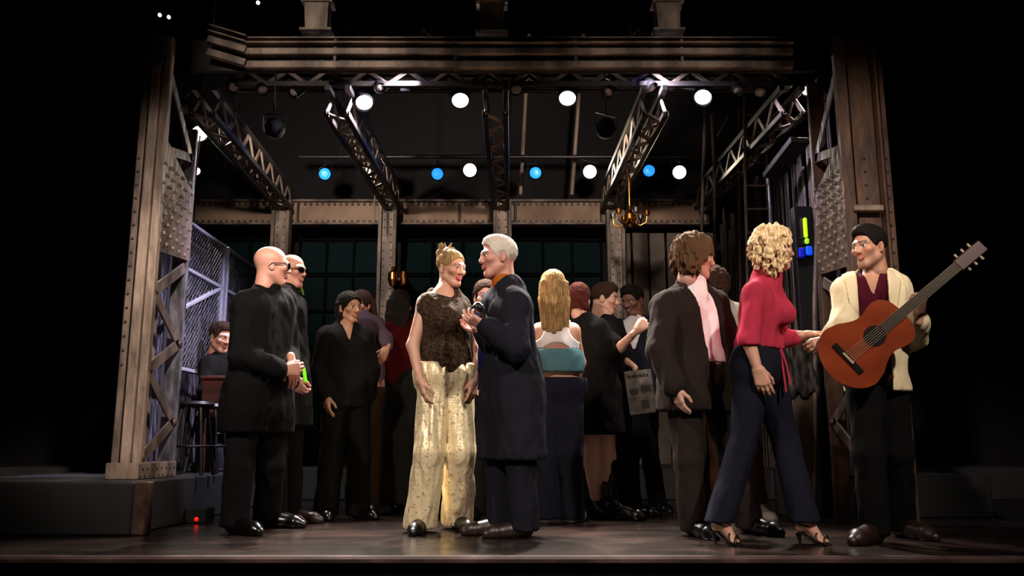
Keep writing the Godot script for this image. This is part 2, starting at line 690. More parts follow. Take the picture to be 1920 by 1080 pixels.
func shoe_shape(style: String) -> Array:                  # heel at the origin on the ground, toe along z
	if cache.has(style):
		return cache[style]
	var s := Sd.new()
	match style:
		"shoe":
			s.chain([Vector3(0, 0.036, 0.0), Vector3(0, 0.034, 0.1), Vector3(0, 0.028, 0.19), Vector3(0, 0.02, 0.235)], [0.036, 0.04, 0.042, 0.026], 0.02)
			s.cap(Vector3(0, 0.05, 0.02), Vector3(0, 0.09, 0.012), 0.04, 0.042, 0.03)
			s.cap(Vector3(0, 0.06, 0.05), Vector3(0, 0.045, 0.13), 0.034, 0.026, 0.03)
			s.cut([Plane(Vector3.UP, 0.0)])
			s.cut([Plane(Vector3.DOWN, -0.115)])
		"sneaker":
			s.chain([Vector3(0, 0.04, 0.0), Vector3(0, 0.04, 0.1), Vector3(0, 0.034, 0.19), Vector3(0, 0.026, 0.23)], [0.042, 0.045, 0.046, 0.032], 0.02)
			s.cap(Vector3(0, 0.06, 0.02), Vector3(0, 0.1, 0.012), 0.044, 0.046, 0.03)
			s.cap(Vector3(0, 0.075, 0.05), Vector3(0, 0.055, 0.13), 0.036, 0.03, 0.03)
			s.cut([Plane(Vector3.UP, 0.0)])
			s.cut([Plane(Vector3.DOWN, -0.125)])
		"boot":
			s.chain([Vector3(0, 0.036, 0.0), Vector3(0, 0.034, 0.1), Vector3(0, 0.028, 0.19), Vector3(0, 0.022, 0.22)], [0.036, 0.04, 0.042, 0.028], 0.02)
			s.chain([Vector3(0, 0.05, 0.02), Vector3(0, 0.1, 0.015), Vector3(0, 0.36, 0.0)], [0.042, 0.044, 0.064], 0.03)
			s.cap(Vector3(0, 0.07, 0.05), Vector3(0, 0.05, 0.13), 0.036, 0.028, 0.03)
			s.cut([Plane(Vector3.UP, 0.0)])
			s.cut([Plane(Vector3.DOWN, -0.37)])
	cache[style] = s.nets(0.006)
	return cache[style]

func hair_shape(style: String) -> Array:
	if cache.has(style):
		return cache[style]
	var s := Sd.new()
	var face_off := Sd.new()
	var ears := Sd.new()
	var cell := 0.006
	s.nz = fold_noise
	s.amp = 0.006
	s.nscale = Vector3(90, 25, 90)
	var r := RandomNumberGenerator.new()
	r.seed = hash(style)
	match style:
		"short", "greyshort":
			s.ell(Vector3(0, 0.036, -0.014), Vector3(0.0815, 0.09, 0.103), 0.02)
			if style == "short":
				s.ell(Vector3(0, 0.085, 0.03), Vector3(0.062, 0.045, 0.062), 0.02)
			else:
				s.ell(Vector3(0, 0.09, 0.015), Vector3(0.062, 0.04, 0.07), 0.02)
			face_off.ell(Vector3(0, -0.03, 0.085), Vector3(0.078, 0.1, 0.075), 0.01)
			for m in [-1.0, 1.0]:
				ears.ell(Vector3(0.085 * m, -0.02, -0.006), Vector3(0.025, 0.042, 0.028), 0.01)
			s.cut([Plane(Vector3.UP, -0.062)])
		"shag":
			s.ell(Vector3(0, 0.04, -0.012), Vector3(0.094, 0.102, 0.114), 0.02)
			for i in 130:
				var y := r.randf_range(-0.9, 1.0)
				var q := (r.randf_range(0.95, TAU - 0.95) if y > -0.3 else r.randf_range(1.3, TAU - 1.3)) if y < 0.45 else r.randf() * TAU
				var w := sqrt(1.0 - y * y)
				var p := Vector3(sin(q) * w * 0.092, y * (0.1 if y > 0.0 else 0.15) + 0.04, cos(q) * w * 0.112 - 0.012)
				s.cap(p, p + Vector3(sin(q) * 0.014 + r.randf_range(-0.008, 0.008), -0.055 * w - 0.006, cos(q) * 0.014), r.randf_range(0.01, 0.016), 0.006, 0.008)
			for m in [-1.0, 1.0]:
				for i in 4:
					s.cap(Vector3(0.078 * m, 0.06, 0.045 - 0.03 * i), Vector3(0.086 * m, -0.03 - 0.015 * i, 0.035 - 0.028 * i), 0.022, 0.013, 0.014)
			for i in 9:
				var x := lerpf(-0.06, 0.06, i / 8.0)
				s.cap(Vector3(x, 0.112 - absf(x) * 0.5, 0.055), Vector3(x * 1.15, 0.045 - absf(x) * 0.6, 0.1 - absf(x) * 0.35), 0.014, 0.007, 0.01)
			face_off.ell(Vector3(0, -0.05, 0.09), Vector3(0.07, 0.1, 0.085), 0.01)
			s.cut([Plane(Vector3.UP, -0.135)])
		"curly":
			s.ell(Vector3(0, 0.042, -0.016), Vector3(0.088, 0.092, 0.108), 0.02)
			for i in 190:
				var y := r.randf_range(-1.0, 1.0)
				var q := r.randf_range(0.8, TAU - 0.8) if y < 0.5 else r.randf() * TAU
				var w := sqrt(1.0 - y * y * 0.93)
				var p := Vector3(sin(q) * w * 0.094, y * (0.098 if y > 0.0 else 0.165) + 0.036, cos(q) * w * 0.11 - 0.018)
				var a := r.randf() * TAU
				var d := Vector3(cos(a) * 0.014 + sin(q) * 0.008, -0.03, sin(a) * 0.014 + cos(q) * 0.008)
				var rad := r.randf_range(0.008, 0.014)
				s.cap(p, p + d, rad, rad * 0.8, 0.006)
				s.cap(p + d, p + d + Vector3(-cos(a) * 0.012, -0.018, -sin(a) * 0.012), rad * 0.8, rad * 0.4, 0.005)
			for i in 8:
				var x := lerpf(-0.05, 0.06, i / 7.0)
				s.cap(Vector3(x, 0.12 - absf(x) * 0.4, 0.05), Vector3(x * 1.2 + 0.01, 0.09 - absf(x) * 0.5, 0.1 - absf(x) * 0.4), 0.014, 0.008, 0.008)
			face_off.ell(Vector3(0, -0.035, 0.1), Vector3(0.1, 0.105, 0.078), 0.01)
			s.amp = 0.009
			s.nscale = Vector3(45, 25, 45)
		"long", "longdark":
			s.ell(Vector3(0, 0.042, -0.014), Vector3(0.087, 0.09, 0.108), 0.02)
			for i in 11:
				var x := lerpf(-0.085, 0.085, i / 10.0)
				var e := 1.0 - absf(x) / 0.1
				var l := -0.31 if style == "long" else -0.2
				s.chain([Vector3(x * 0.9, 0.02, -0.05 - 0.05 * e), Vector3(x * 1.02, -0.1, -0.06 - 0.04 * e), Vector3(x * 0.9 + r.randf_range(-0.01, 0.01), l + r.randf_range(-0.03, 0.03), -0.075 - 0.035 * e)], [0.028, 0.026, 0.014], 0.012)
			face_off.ell(Vector3(0, -0.045, 0.09), Vector3(0.068, 0.115, 0.085), 0.01)
		"bun":
			s.amp = 0.004
			s.ell(Vector3(0, 0.04, -0.016), Vector3(0.0795, 0.083, 0.1), 0.02)
			s.cap(Vector3(-0.03, 0.09, -0.085), Vector3(0.03, 0.1, -0.09), 0.03, 0.028, 0.02)
			for i in 10:
				var q := r.randf() * TAU
				var p := Vector3(cos(q) * 0.035, 0.11 + r.randf_range(-0.01, 0.02), -0.07 + sin(q) * 0.03)
				s.cap(p, p + Vector3(cos(q) * 0.025, r.randf_range(0.0, 0.035), sin(q) * 0.02), 0.011, 0.005, 0.008)
			face_off.ell(Vector3(0, -0.04, 0.085), Vector3(0.073, 0.105, 0.075), 0.01)
			for m in [-1.0, 1.0]:
				ears.ell(Vector3(0.085 * m, -0.02, -0.002), Vector3(0.022, 0.04, 0.026), 0.01)
			s.cut([Plane(Vector3.UP, -0.055)])
		"bob":
			s.ell(Vector3(0, 0.042, -0.015), Vector3(0.086, 0.088, 0.108), 0.02)
			for i in 9:
				var q := lerpf(1.5, TAU - 1.5, i / 8.0)
				s.cap(Vector3(sin(q) * 0.068, 0.02, cos(q) * 0.085 - 0.015), Vector3(sin(q) * 0.07, -0.085, cos(q) * 0.085 - 0.012), 0.024, 0.018, 0.015)
			face_off.ell(Vector3(0, -0.045, 0.085), Vector3(0.072, 0.11, 0.08), 0.01)
			for m in [-1.0, 1.0]:
				ears.ell(Vector3(0.088 * m, -0.02, 0.004), Vector3(0.024, 0.04, 0.026), 0.01)
	if style in ["shag", "curly"]:
		cell = 0.0055
	s.subs.append(face_off)
	if ears.a.size() > 0:
		s.subs.append(ears)
	cache[style] = s.nets(cell)
	return cache[style]

# ---------------------------------------------------------------- people
# c: hc head centre, f where the face points, nk foot of the neck, sa sb shoulders, ea eb elbows, wa wb wrists, ha hb hips, ka kb knees, fa fb ankles,
# base the point on the ground, skin lip brow eye colours, woman, tw girth
func skin_of(c: Dictionary) -> Dictionary:
	var sk: Color = c.get("skin", Color(0.56, 0.33, 0.23))
	return {0: sk, 1: c.get("lip", Color(sk.r * 0.82, sk.g * 0.6, sk.b * 0.6)), 2: c.get("brow", Color(0.05, 0.03, 0.02)), 3: Color(0.6, 0.58, 0.55), 4: Color(0.03, 0.02, 0.015), 5: Color(0.05, 0.03, 0.025), 6: Color(sk.r * 1.03, sk.g * 0.9, sk.b * 0.88), 7: c.get("beard", sk)}

func head_frame(c: Dictionary) -> Transform3D:
	var f: Vector3 = c.f.normalized()
	var up: Vector3 = c.get("up", Vector3.UP)
	var x := up.cross(f).normalized()
	up = f.cross(x)
	var hs: float = c.get("hs", 1.0)
	return Transform3D(Basis(x * hs, up * hs, f * hs), c.hc)

func person(c: Dictionary) -> Node3D:
	var base: Vector3 = c.base
	var root := thing("person", c.label, "person", base)
	var hx := head_frame(c)
	var f: Vector3 = hx.basis.z.normalized()
	var up: Vector3 = hx.basis.y.normalized()
	var tw: float = c.get("tw", 1.0)
	var s := Sd.new()
	s.cap(c.hc - up * 0.06 - f * 0.025, c.nk, 0.046 if c.get("woman", false) else 0.056, 0.05 if c.get("woman", false) else 0.062, 0.04)
	var ms: Vector3 = (c.sa + c.sb) * 0.5
	s.cap(c.sa, c.sb, 0.046 * tw, -1, 0.06)
	s.cap(c.nk, ms, 0.055, 0.07, 0.05)
	for e in [c.sa, c.sb]:
		s.cap(c.nk + Vector3(0, 0.01, 0), ms.lerp(e, 0.72), 0.036, 0.04, 0.05)
	var mh: Vector3 = (c.ha + c.hb) * 0.5
	for e in [[c.sa, c.ha], [c.sb, c.hb]]:
		s.cap(ms.lerp(e[0], 0.5) - Vector3(0, 0.07, 0), mh.lerp(e[1], 0.6) + Vector3(0, 0.12, 0), 0.09 * tw, 0.085 * tw, 0.06)
		s.cap(mh.lerp(e[1], 0.6) + Vector3(0, 0.12, 0), mh.lerp(e[1], 0.6), 0.085 * tw, 0.1 * tw, 0.06)
	for e in [[c.sa, c.ea, c.wa], [c.sb, c.eb, c.wb]]:
		s.chain([e[0], e[1], e[2]], [0.046, 0.037, 0.026], 0.025)
	for e in [[c.ha, c.ka, c.fa], [c.hb, c.kb, c.fb]]:
		s.chain([e[0], e[1], e[2]], [0.088, 0.056, 0.04], 0.04)
		s.cap(e[1].lerp(e[2], 0.12) - f * 0.01, e[1].lerp(e[2], 0.5), 0.05, 0.042, 0.03)
	if c.has("feet"):                                   # bare feet: [ball, toe] for each
		for e in [[c.fa, c.feet[0], c.feet[1]], [c.fb, c.feet[2], c.feet[3]]]:
			var dir: Vector3 = (e[2] - e[0]) * Vector3(1, 0, 1)
			dir = dir.normalized()
			var sd := dir.cross(Vector3.UP)
			s.cap(e[0], e[0] - Vector3(0, 0.035, 0) - dir * 0.02, 0.034, 0.028, 0.02)
			s.cap(e[0] + dir * 0.01, e[1], 0.034, 0.024, 0.03)
			for k in 5:
				var o := sd * (k - 2) * 0.015
				s.cap(e[1] + o * 0.9, e[2] + o - dir * absf(k - 1.2) * 0.007, 0.0125, 0.009, 0.006)
	var list := [s.nets(c.get("cell", 0.018))]
	var n_body: int = list[0][0].size()
	var hd := head_shape(c.get("woman", false))
	list.append(moved(hd, hx))
	for h in c.get("hands", []):                        # [wrist, finger direction, palm direction, mirrored, curl, spread, thumb]
		var y: Vector3 = h[1].normalized()
		var z: Vector3 = (h[2] - y * h[2].dot(y)).normalized()
		var x := y.cross(z) * (-1.0 if h[3] else 1.0)
		var k: float = c.get("hand_scale", 1.0)
		list.append(moved(hand_shape(h[4], h[5] if h.size() > 5 else 0.1, h[6] if h.size() > 6 else 0.5), Transform3D(Basis(x * k, y * k, z * k), h[0])))
	var all := joined(list)
	var pal := skin_of(c)
	var cols := PackedColorArray()
	cols.resize(all[0].size())
	cols.fill(pal[0])
	var reg: PackedInt32Array = hd[3]
	for i in reg.size():
		cols[n_body + i] = pal[reg[i]]
	if not mats.has("skin"):
		var m := mat("skin", Color.WHITE, 0.5)
		m.vertex_color_use_as_albedo = true
	put("body", arrays_mesh(all, base, cols), mats["skin"], root)
	if c.has("hair"):
		put("hair", arrays_mesh(moved(hair_shape(c.hair), hx), base), c.hair_mat, root)
	return root

func wear(root: Node3D, called: String, m: Material, s: Sd, cell := 0.016, folds := 0.011, grain := Vector3(11, 5, 11)) -> MeshInstance3D:
	if folds > 0.0:
		s.nz = fold_noise
		s.amp = folds
		s.nscale = grain
	return put(called, net_mesh(s, cell, root.position), m, root)

func top_cut(c: Dictionary, inf: float, sleeve: float, hem: float, collar := 0.0, sleeve_b := -1.0) -> Sd:   # sleeve: 0 none, 1 to the elbow, 2 to the wrist
	var s := Sd.new()
	var tw: float = c.get("tw", 1.0)
	var ms: Vector3 = (c.sa + c.sb) * 0.5
	var mh: Vector3 = (c.ha + c.hb) * 0.5
	var span := 1.0 if sleeve > 0.0 else 0.82
	s.cap(ms.lerp(c.sa, span), ms.lerp(c.sb, span), 0.047 * tw + inf, -1, 0.06)
	if sleeve > 0.0:
		for e in [c.sa, c.sb]:
			s.cap(c.nk + Vector3(0, 0.0, 0), ms.lerp(e, 0.75), 0.04 + inf, 0.042 + inf, 0.05)
	for e in [[c.sa, c.ha], [c.sb, c.hb]]:
		s.cap(ms.lerp(e[0], 0.5) - Vector3(0, 0.07, 0), mh.lerp(e[1], 0.6) + Vector3(0, 0.12, 0), 0.092 * tw + inf, 0.087 * tw + inf, 0.06)
		s.cap(mh.lerp(e[1], 0.6) + Vector3(0, 0.12, 0), mh.lerp(e[1], 0.6) - Vector3(0, 0.08, 0), 0.087 * tw + inf, 0.102 * tw + inf, 0.06)
	if sleeve > 0.0:
		for e in [[c.sa, c.ea, c.wa, sleeve], [c.sb, c.eb, c.wb, sleeve if sleeve_b < 0.0 else sleeve_b]]:
			sleeve = e[3]
			if sleeve <= 1.0:
				s.cap(e[0], e[0].lerp(e[1], sleeve), 0.048 + inf, 0.045 + inf, 0.03)
			else:
				var w: Vector3 = e[1].lerp(e[2], sleeve - 1.0)
				s.cap(e[0], e[1], 0.049 + inf, 0.042 + inf, 0.03)
				s.cap(e[1], w, 0.043 + inf, 0.034 + inf, 0.025)
	if sleeve > 0.0:
		s.cap(c.nk, ms, 0.062 + inf * 0.5, 0.074 + inf, 0.05)
	if collar > 0.0:
		s.cap(c.nk - Vector3(0, 0.03, 0), c.nk.lerp(c.hc, collar), 0.066 + inf * 0.6, 0.058 + inf * 0.4, 0.03)
	s.above(hem)
	return s

func coat_skirt(s: Sd, c: Dictionary, inf: float, hem: float, r0 := 0.12, r1 := 0.15) -> Sd:
	for e in [[c.ha, c.ka], [c.hb, c.kb]]:
		var k: Vector3 = e[1]
		var t := clampf((e[0].y - hem) / maxf(0.1, e[0].y - k.y), 0.0, 1.6)
		s.cap(e[0], e[0].lerp(k, t), r0 + inf, r1 + inf, 0.08)
	return s

func trousers(c: Dictionary, waist: float, rs := [0.112, 0.095, 0.072, 0.07], hem := 0.03) -> Sd:
	var s := Sd.new()
	var mh: Vector3 = (c.ha + c.hb) * 0.5
	s.cap(c.ha + Vector3(0, 0.08, 0), c.hb + Vector3(0, 0.08, 0), rs[0] * 0.9, -1, 0.06)
	s.cap(c.ha, c.hb, rs[0], -1, 0.06)
	for e in [[c.ha, c.ka, c.fa], [c.hb, c.kb, c.fb]]:
		s.chain([e[0], e[1]], [rs[1], rs[2]], 0.02)
		s.chain([e[1], e[2] + (e[2] - e[1]).normalized() * 0.05], [rs[2], rs[3]], 0.02)
	s.below(waist)
	s.above(c.base.y + hem)
	return s

func shoes(root: Node3D, c: Dictionary, style: String, m: Material, da: Vector3, db: Vector3, k := 1.0) -> void:
	var sh := shoe_shape(style)
	for e in [[c.fa, da], [c.fb, db]]:
		var z: Vector3 = (e[1] * Vector3(1, 0, 1)).normalized()
		var o: Vector3 = Vector3(e[0].x, c.base.y, e[0].z) - z * 0.02
		put("shoe", arrays_mesh(moved(sh, Transform3D(Basis(Vector3.UP.cross(z) * k, Vector3.UP * k, z * k), o)), root.position), m, root)

func wedge(c: Dictionary, apex_y: float, slope: float, w0: float, bf: Vector3) -> Array:   # the open front of a jacket, wider upwards
	var ms: Vector3 = (c.sa + c.sb) * 0.5
	var mh: Vector3 = (c.ha + c.hb) * 0.5
	var ax := (ms - mh).normalized()
	var lat := ax.cross(bf).normalized()
	var o: Vector3 = mh + ax * (apex_y - mh.y) / ax.y
	var n1 := (lat - ax * slope).normalized()
	var n2 := (-lat - ax * slope).normalized()
	return [Plane(n1, n1.dot(o + lat * w0)), Plane(n2, n2.dot(o - lat * w0)), Plane(-bf, (-bf).dot(o + bf * 0.01))]

func lapels(root: Node3D, jacket: Node3D, m: Material, c: Dictionary, inf: float, inner: Array, outer: Array, low: float) -> void:    # the turned-back edges of a jacket front
	var s := top_cut(c, inf, 0.5, low)
	s.cut(inner)
	for pl: Plane in outer:
		s.cut([Plane(-pl.normal, -pl.d)])
	put("lapels", net_mesh(s, 0.01, root.position), m, jacket)

# ---------------------------------------------------------------- the set
func materials() -> void:
	mottled("steel", Color(0.22, 0.18, 0.155), Color(0.4, 0.34, 0.3), 0.62, 0.1, 0.012, Vector3(1.1, 0.5, 1.1), 3, 0.28, 3.0)
	mottled("steel_tan", Color(0.31, 0.26, 0.225), Color(0.55, 0.475, 0.42), 0.6, 0.1, 0.014, Vector3(1.3, 0.4, 1.3), 5, 0.3, 3.0)
	mottled("steel_rust", Color(0.2, 0.12, 0.08), Color(0.33, 0.23, 0.16), 0.65, 0.1, 0.013, Vector3(1.2, 0.45, 1.2), 9, 0.28, 3.0)
	mottled("steel_pale", Color(0.3, 0.27, 0.27), Color(0.62, 0.57, 0.55), 0.6, 0.0, 0.016, Vector3(1.2, 0.6, 1.2), 12, 0.25, 2.0)
	mottled("steel_blue", Color(0.18, 0.175, 0.2), Color(0.44, 0.43, 0.47), 0.5, 0.3, 0.02, Vector3(1.5, 0.6, 1.5), 15, 0.3, 2.0)
	mottled("girder", Color(0.4, 0.33, 0.28), Color(0.5, 0.42, 0.36), 0.8, 0.0, 0.01, Vector3(0.6, 0.6, 0.6), 21, 0.3)
	mottled("dark_steel", Color(0.1, 0.085, 0.075), Color(0.19, 0.16, 0.14), 0.6, 0.2, 0.015, Vector3(1, 0.5, 1), 23)
	mottled("deck", Color(0.075, 0.05, 0.043), Color(0.18, 0.13, 0.115), 0.25, 0.0, 0.012, Vector3(0.35, 0.35, 0.9), 31, 0.25, 1.0)
	mottled("lip", Color(0.2, 0.14, 0.13), Color(0.36, 0.28, 0.27), 0.4, 0.1, 0.02, Vector3(0.6, 0.6, 0.6), 33)
	mottled("platform", Color(0.075, 0.078, 0.08), Color(0.12, 0.12, 0.118), 0.7, 0.0, 0.015, Vector3(0.6, 0.6, 0.6), 35)
	mottled("slat", Color(0.15, 0.125, 0.11), Color(0.36, 0.31, 0.28), 0.55, 0.2, 0.02, Vector3(3, 0.35, 3), 41, 0.25, 2.0)
	mottled("panel", Color(0.27, 0.24, 0.215), Color(0.36, 0.325, 0.3), 0.8, 0.0, 0.01, Vector3(0.5, 0.5, 0.5), 43)
	mottled("grey_clutter", Color(0.06, 0.055, 0.055), Color(0.3, 0.28, 0.27), 0.9, 0.0, 0.035, Vector3(2.2, 0.5, 2.2), 45, 0.2)
	mottled("streaked", Color(0.1, 0.09, 0.1), Color(0.4, 0.38, 0.44), 0.5, 0.2, 0.03, Vector3(2.5, 0.5, 2.5), 47, 0.25, 2.0)
	mat("rail_pale", Color(0.55, 0.54, 0.6), 0.5, 0.2)
	mat("black_paint", Color(0.025, 0.024, 0.026), 0.9)
	mat("backdrop", Color(0.13, 0.125, 0.13), 1.0)
	mat("velvet", Color(0.012, 0.011, 0.013), 1.0)
	mat("lamp_black", Color(0.06, 0.058, 0.06), 0.8)
	mat("black_metal", Color(0.05, 0.05, 0.055), 0.45, 0.3)
	mat("chrome", Color(0.7, 0.7, 0.72), 0.25, 1.0)
	mat("brass", Color(0.75, 0.52, 0.25), 0.25, 1.0)
	mat("teal_glass", Color(0.03, 0.085, 0.09), 0.7, 0.0)
	mottled("cabinet", Color(0.16, 0.05, 0.025), Color(0.26, 0.085, 0.04), 0.45, 0.0, 0.012, Vector3(0.6, 3, 0.6), 51)

func room() -> void:
	struct("floor", block(Vector3(-3.4, -0.06, -9.6), Vector3(3.4, 0, -4.12)), mats.deck, "dark red-brown polished wooden stage deck under the crowd", "floor")
	var b := Mb.new()
	b.box(Transform3D(Basis(), Vector3(0, -0.018, -4.1)), Vector3(6.8, 0.04, 0.05), 0.012)
	struct("trim_1", b.mesh(), mats.lip, "pale worn nosing along the front edge of the stage", "trim")
	struct("trim_2", block(Vector3(-3.4, -0.5, -4.16), Vector3(3.4, -0.062, -4.13)), mats.black_paint, "black riser board below the stage edge", "trim")
	struct("floor_studio", block(Vector3(-7, -0.56, -13), Vector3(7, -0.5, 3)), mats.black_paint)
	struct("ceiling", block(Vector3(-7, 5.4, -13), Vector3(7, 5.5, 3)), mats.velvet)
	struct("wall_left", block(Vector3(-7.1, -0.5, -13), Vector3(-7, 5.4, 3)), mats.velvet)
	struct("wall_right", block(Vector3(7, -0.5, -13), Vector3(7.1, 5.4, 3)), mats.velvet)
	struct("wall_back", block(Vector3(-7, -0.5, -10.7), Vector3(7, 5.4, -10.6)), mats.backdrop)
	# raised platforms round the deck
	struct("platform", block(Vector3(-3.4, 0.0, -8.25), Vector3(-2.16, 0.3, -5.0), 0.012), mats.platform, "dark raised platform along the left side of the deck", "platform")
	struct("platform_001", block(Vector3(-5, 0.0, -10.6), Vector3(5, 0.3, -8.25), 0.012), mats.platform, "dark raised platform across the back of the deck", "platform")
	struct("platform_002", block(Vector3(2.47, 0.0, -8.25), Vector3(3.4, 0.3, -6.2), 0.012), mats.platform, "dark raised platform behind the guitar player", "platform")
	put("trim_3", block(Vector3(2.44, 0.0, -6.2), Vector3(2.47, 0.34, -6.17), 0.005), mats.steel_tan).set_meta("kind", "structure")

func rivet_grid(m: Mb, x: float, nx: float, z0: float, z1: float, y0: float, y1: float, step: float, r := 0.011) -> void:
	var row := 0
	var y := y0
	while y < y1:
		var z := z0 + (step * 0.5 if row % 2 else 0.0)
		while z < z1:
			m.rivet(Vector3(x, y, -z), Vector3(nx, 0, 0), r)
			z += step
		y += step * 0.62
		row += 1

func rivet_line(m: Mb, a: Vector3, b: Vector3, n: Vector3, step: float, r := 0.011) -> void:
	var c := int((b - a).length() / step)
	for i in c + 1:
		m.rivet(a.lerp(b, float(i) / maxi(c, 1)), n, r)

func side_column(s: float, label: String) -> void:       # a laced built-up column; s -1 at the left of the stage, 1 at the right
	var right := s > 0
	var xi := 2.29 if not right else 2.17                # face towards the stage
	var zf := 5.3
	var zb := 5.84
	var base_y := 0.3 if not right else 0.0
	var top := 3.2
	var o := thing("steel_column", label, "column", Vector3(s * (xi + 0.1), base_y, -5.5))
	var p := o.position
	var M1: Material = mats.steel_tan if not right else mats.steel_rust
	var M2: Material = mats.steel if not right else mats.steel_rust
	# front flange: strips with a dark groove between them
	var xs := [[xi - 0.025, xi + 0.03, 0.0], [xi + 0.036, xi + 0.098, 0.01], [xi + 0.125, xi + 0.17, -0.03]]
	if right:
		xs = [[xi - 0.025, xi + 0.05, 0.0], [xi + 0.075, xi + 0.225, -0.04], [xi + 0.228, xi + 0.245, 0.015], [xi + 0.248, xi + 0.31, -0.04]]
	for e in xs:
		var b := Mb.new()
		b.block(Vector3(s * e[0], base_y, -zf + e[2]), Vector3(s * e[1], top, -zf + e[2] - 0.06), 0.008)
		put("flange_strip", b.shift(p).mesh(), M1 if e[2] >= 0.0 else M2, o)
	var w := Mb.new()                                    # web behind the groove
	w.block(Vector3(s * (xi + 0.02), base_y, -zf - 0.08), Vector3(s * (xi + (0.31 if right else 0.17)), top, -zf - 0.11))
	put("web", w.shift(p).mesh(), M2, o)
	var bk := Mb.new()
	bk.block(Vector3(s * (xi - 0.02), base_y, -zb), Vector3(s * (xi + 0.09), 2.75 if not right else 3.1, -zb - 0.035), 0.006)
	put("back_flange", bk.shift(p).mesh(), mats.steel_blue if not right else mats.steel_rust, o)
	var far := Mb.new()
	far.block(Vector3(s * (xi + 0.16), base_y, -zf - 0.1), Vector3(s * (xi + 0.17), 2.05 if not right else 2.3, -zb))
	put("back_web", far.shift(p).mesh(), mats.steel_pale, o)
	# gusset plate with rivets
	var g0 := 1.78 if not right else 1.68
	var g1 := 2.32 if not right else 2.3
	var poly := PackedVector2Array([Vector2(zf + 0.02, g0 - 0.05), Vector2(zb + 0.03, g0), Vector2(zb + 0.03, g1 - 0.06), Vector2(zf + 0.02, g1 + 0.18)])
	var g := Mb.new()
	g.prism(poly, 0.018, Transform3D(Basis(Vector3(0, 0, -1), Vector3(0, 1, 0), Vector3(1, 0, 0)), Vector3(s * (xi - 0.012), 0, 0)))
	var plate := put("gusset_plate", g.shift(p).mesh(), mats.steel if not right else mats.steel_rust, o)
	var r := Mb.new()
	rivet_grid(r, s * (xi - 0.021), -s, zf + 0.05, zb + 0.01, g0 + 0.02, g1 + 0.02, 0.105, 0.016)
	stuff(put("rivets", r.shift(p).mesh(), mats.steel_tan, plate))
	var r2 := Mb.new()
	for x in ([xi + 0.148] if not right else [xi + 0.135, xi + 0.28]):
		rivet_line(r2, Vector3(s * x, 1.0, -zf - 0.03 + (0 if not right else -0.01)), Vector3(s * x, 2.35, -zf - 0.03 + (0 if not right else -0.01)), Vector3(0, 0, 1), 0.085)
	stuff(put("rivets", r2.shift(p).mesh(), mats.dark_steel, o))
	# lacing bars
	var ys := [1.72, 1.47, 1.19, 0.97, 0.66, 0.42] if not right else [1.62, 1.4, 1.15, 0.9, 0.66, 0.4]
	for i in ys.size() - 1:
		var za := (zb - 0.02) if i % 2 == 0 else zf + 0.05
		var zz := zf + 0.05 if i % 2 == 0 else (zb - 0.02)
		var b := Mb.new()
		b.bar(Vector3(s * (xi - 0.004), ys[i], -za), Vector3(s * (xi - 0.004), ys[i + 1], -zz), 0.075, 0.014, Vector3(s, 0, 0))
		var lb := put("lacing_bar", b.shift(p).mesh(), mats.steel, o)
		var k := Mb.new()
		k.rivet(Vector3(s * (xi - 0.012), ys[i + 1], -zz), Vector3(-s, 0, 0), 0.026)
		put("bolt", k.shift(p).mesh(), mats.steel_rust, lb)
	for e in [[2.95, zf + 0.06, 2.5, zb - 0.02], [2.52, zb - 0.02, 2.42, zf + 0.06]]:
		var b := Mb.new()
		b.bar(Vector3(s * (xi - 0.004), e[0], -e[1]), Vector3(s * (xi - 0.004), e[2], -e[3]), 0.065, 0.014, Vector3(s, 0, 0))
		put("lacing_bar", b.shift(p).mesh(), mats.steel_blue if e[0] > 2.6 else mats.steel, o)
	if not right:
		var b := Mb.new()
		b.block(Vector3(s * (xi - 0.03), 0.3, -zf + 0.03), Vector3(s * (xi + 0.17), 0.4, -zb - 0.03), 0.006)
		var bp := put("base_plate", b.shift(p).mesh(), mats.steel_tan, o)
		var br := Mb.new()
		rivet_grid(br, s * (xi - 0.031), -s, zf, zb, 0.32, 0.39, 0.07, 0.009)
		stuff(put("rivets", br.shift(p).mesh(), mats.dark_steel, bp))
		var cp := Mb.new()
		cp.block(Vector3(s * (xi + 0.01), 2.98, -zf + 0.04), Vector3(s * (xi + 0.17), 3.2, -zf + 0.02), 0.006)
		put("cap_plate", cp.shift(p).mesh(), mats.steel_blue, o)
	else:
		var b := Mb.new()
		b.block(Vector3(s * (xi + 0.02), 1.98, -zf + 0.03), Vector3(s * (xi + 0.21), 2.02, -zf - 0.03), 0.006)
		put("cross_cleat", b.shift(p).mesh(), mats.steel_tan, o)

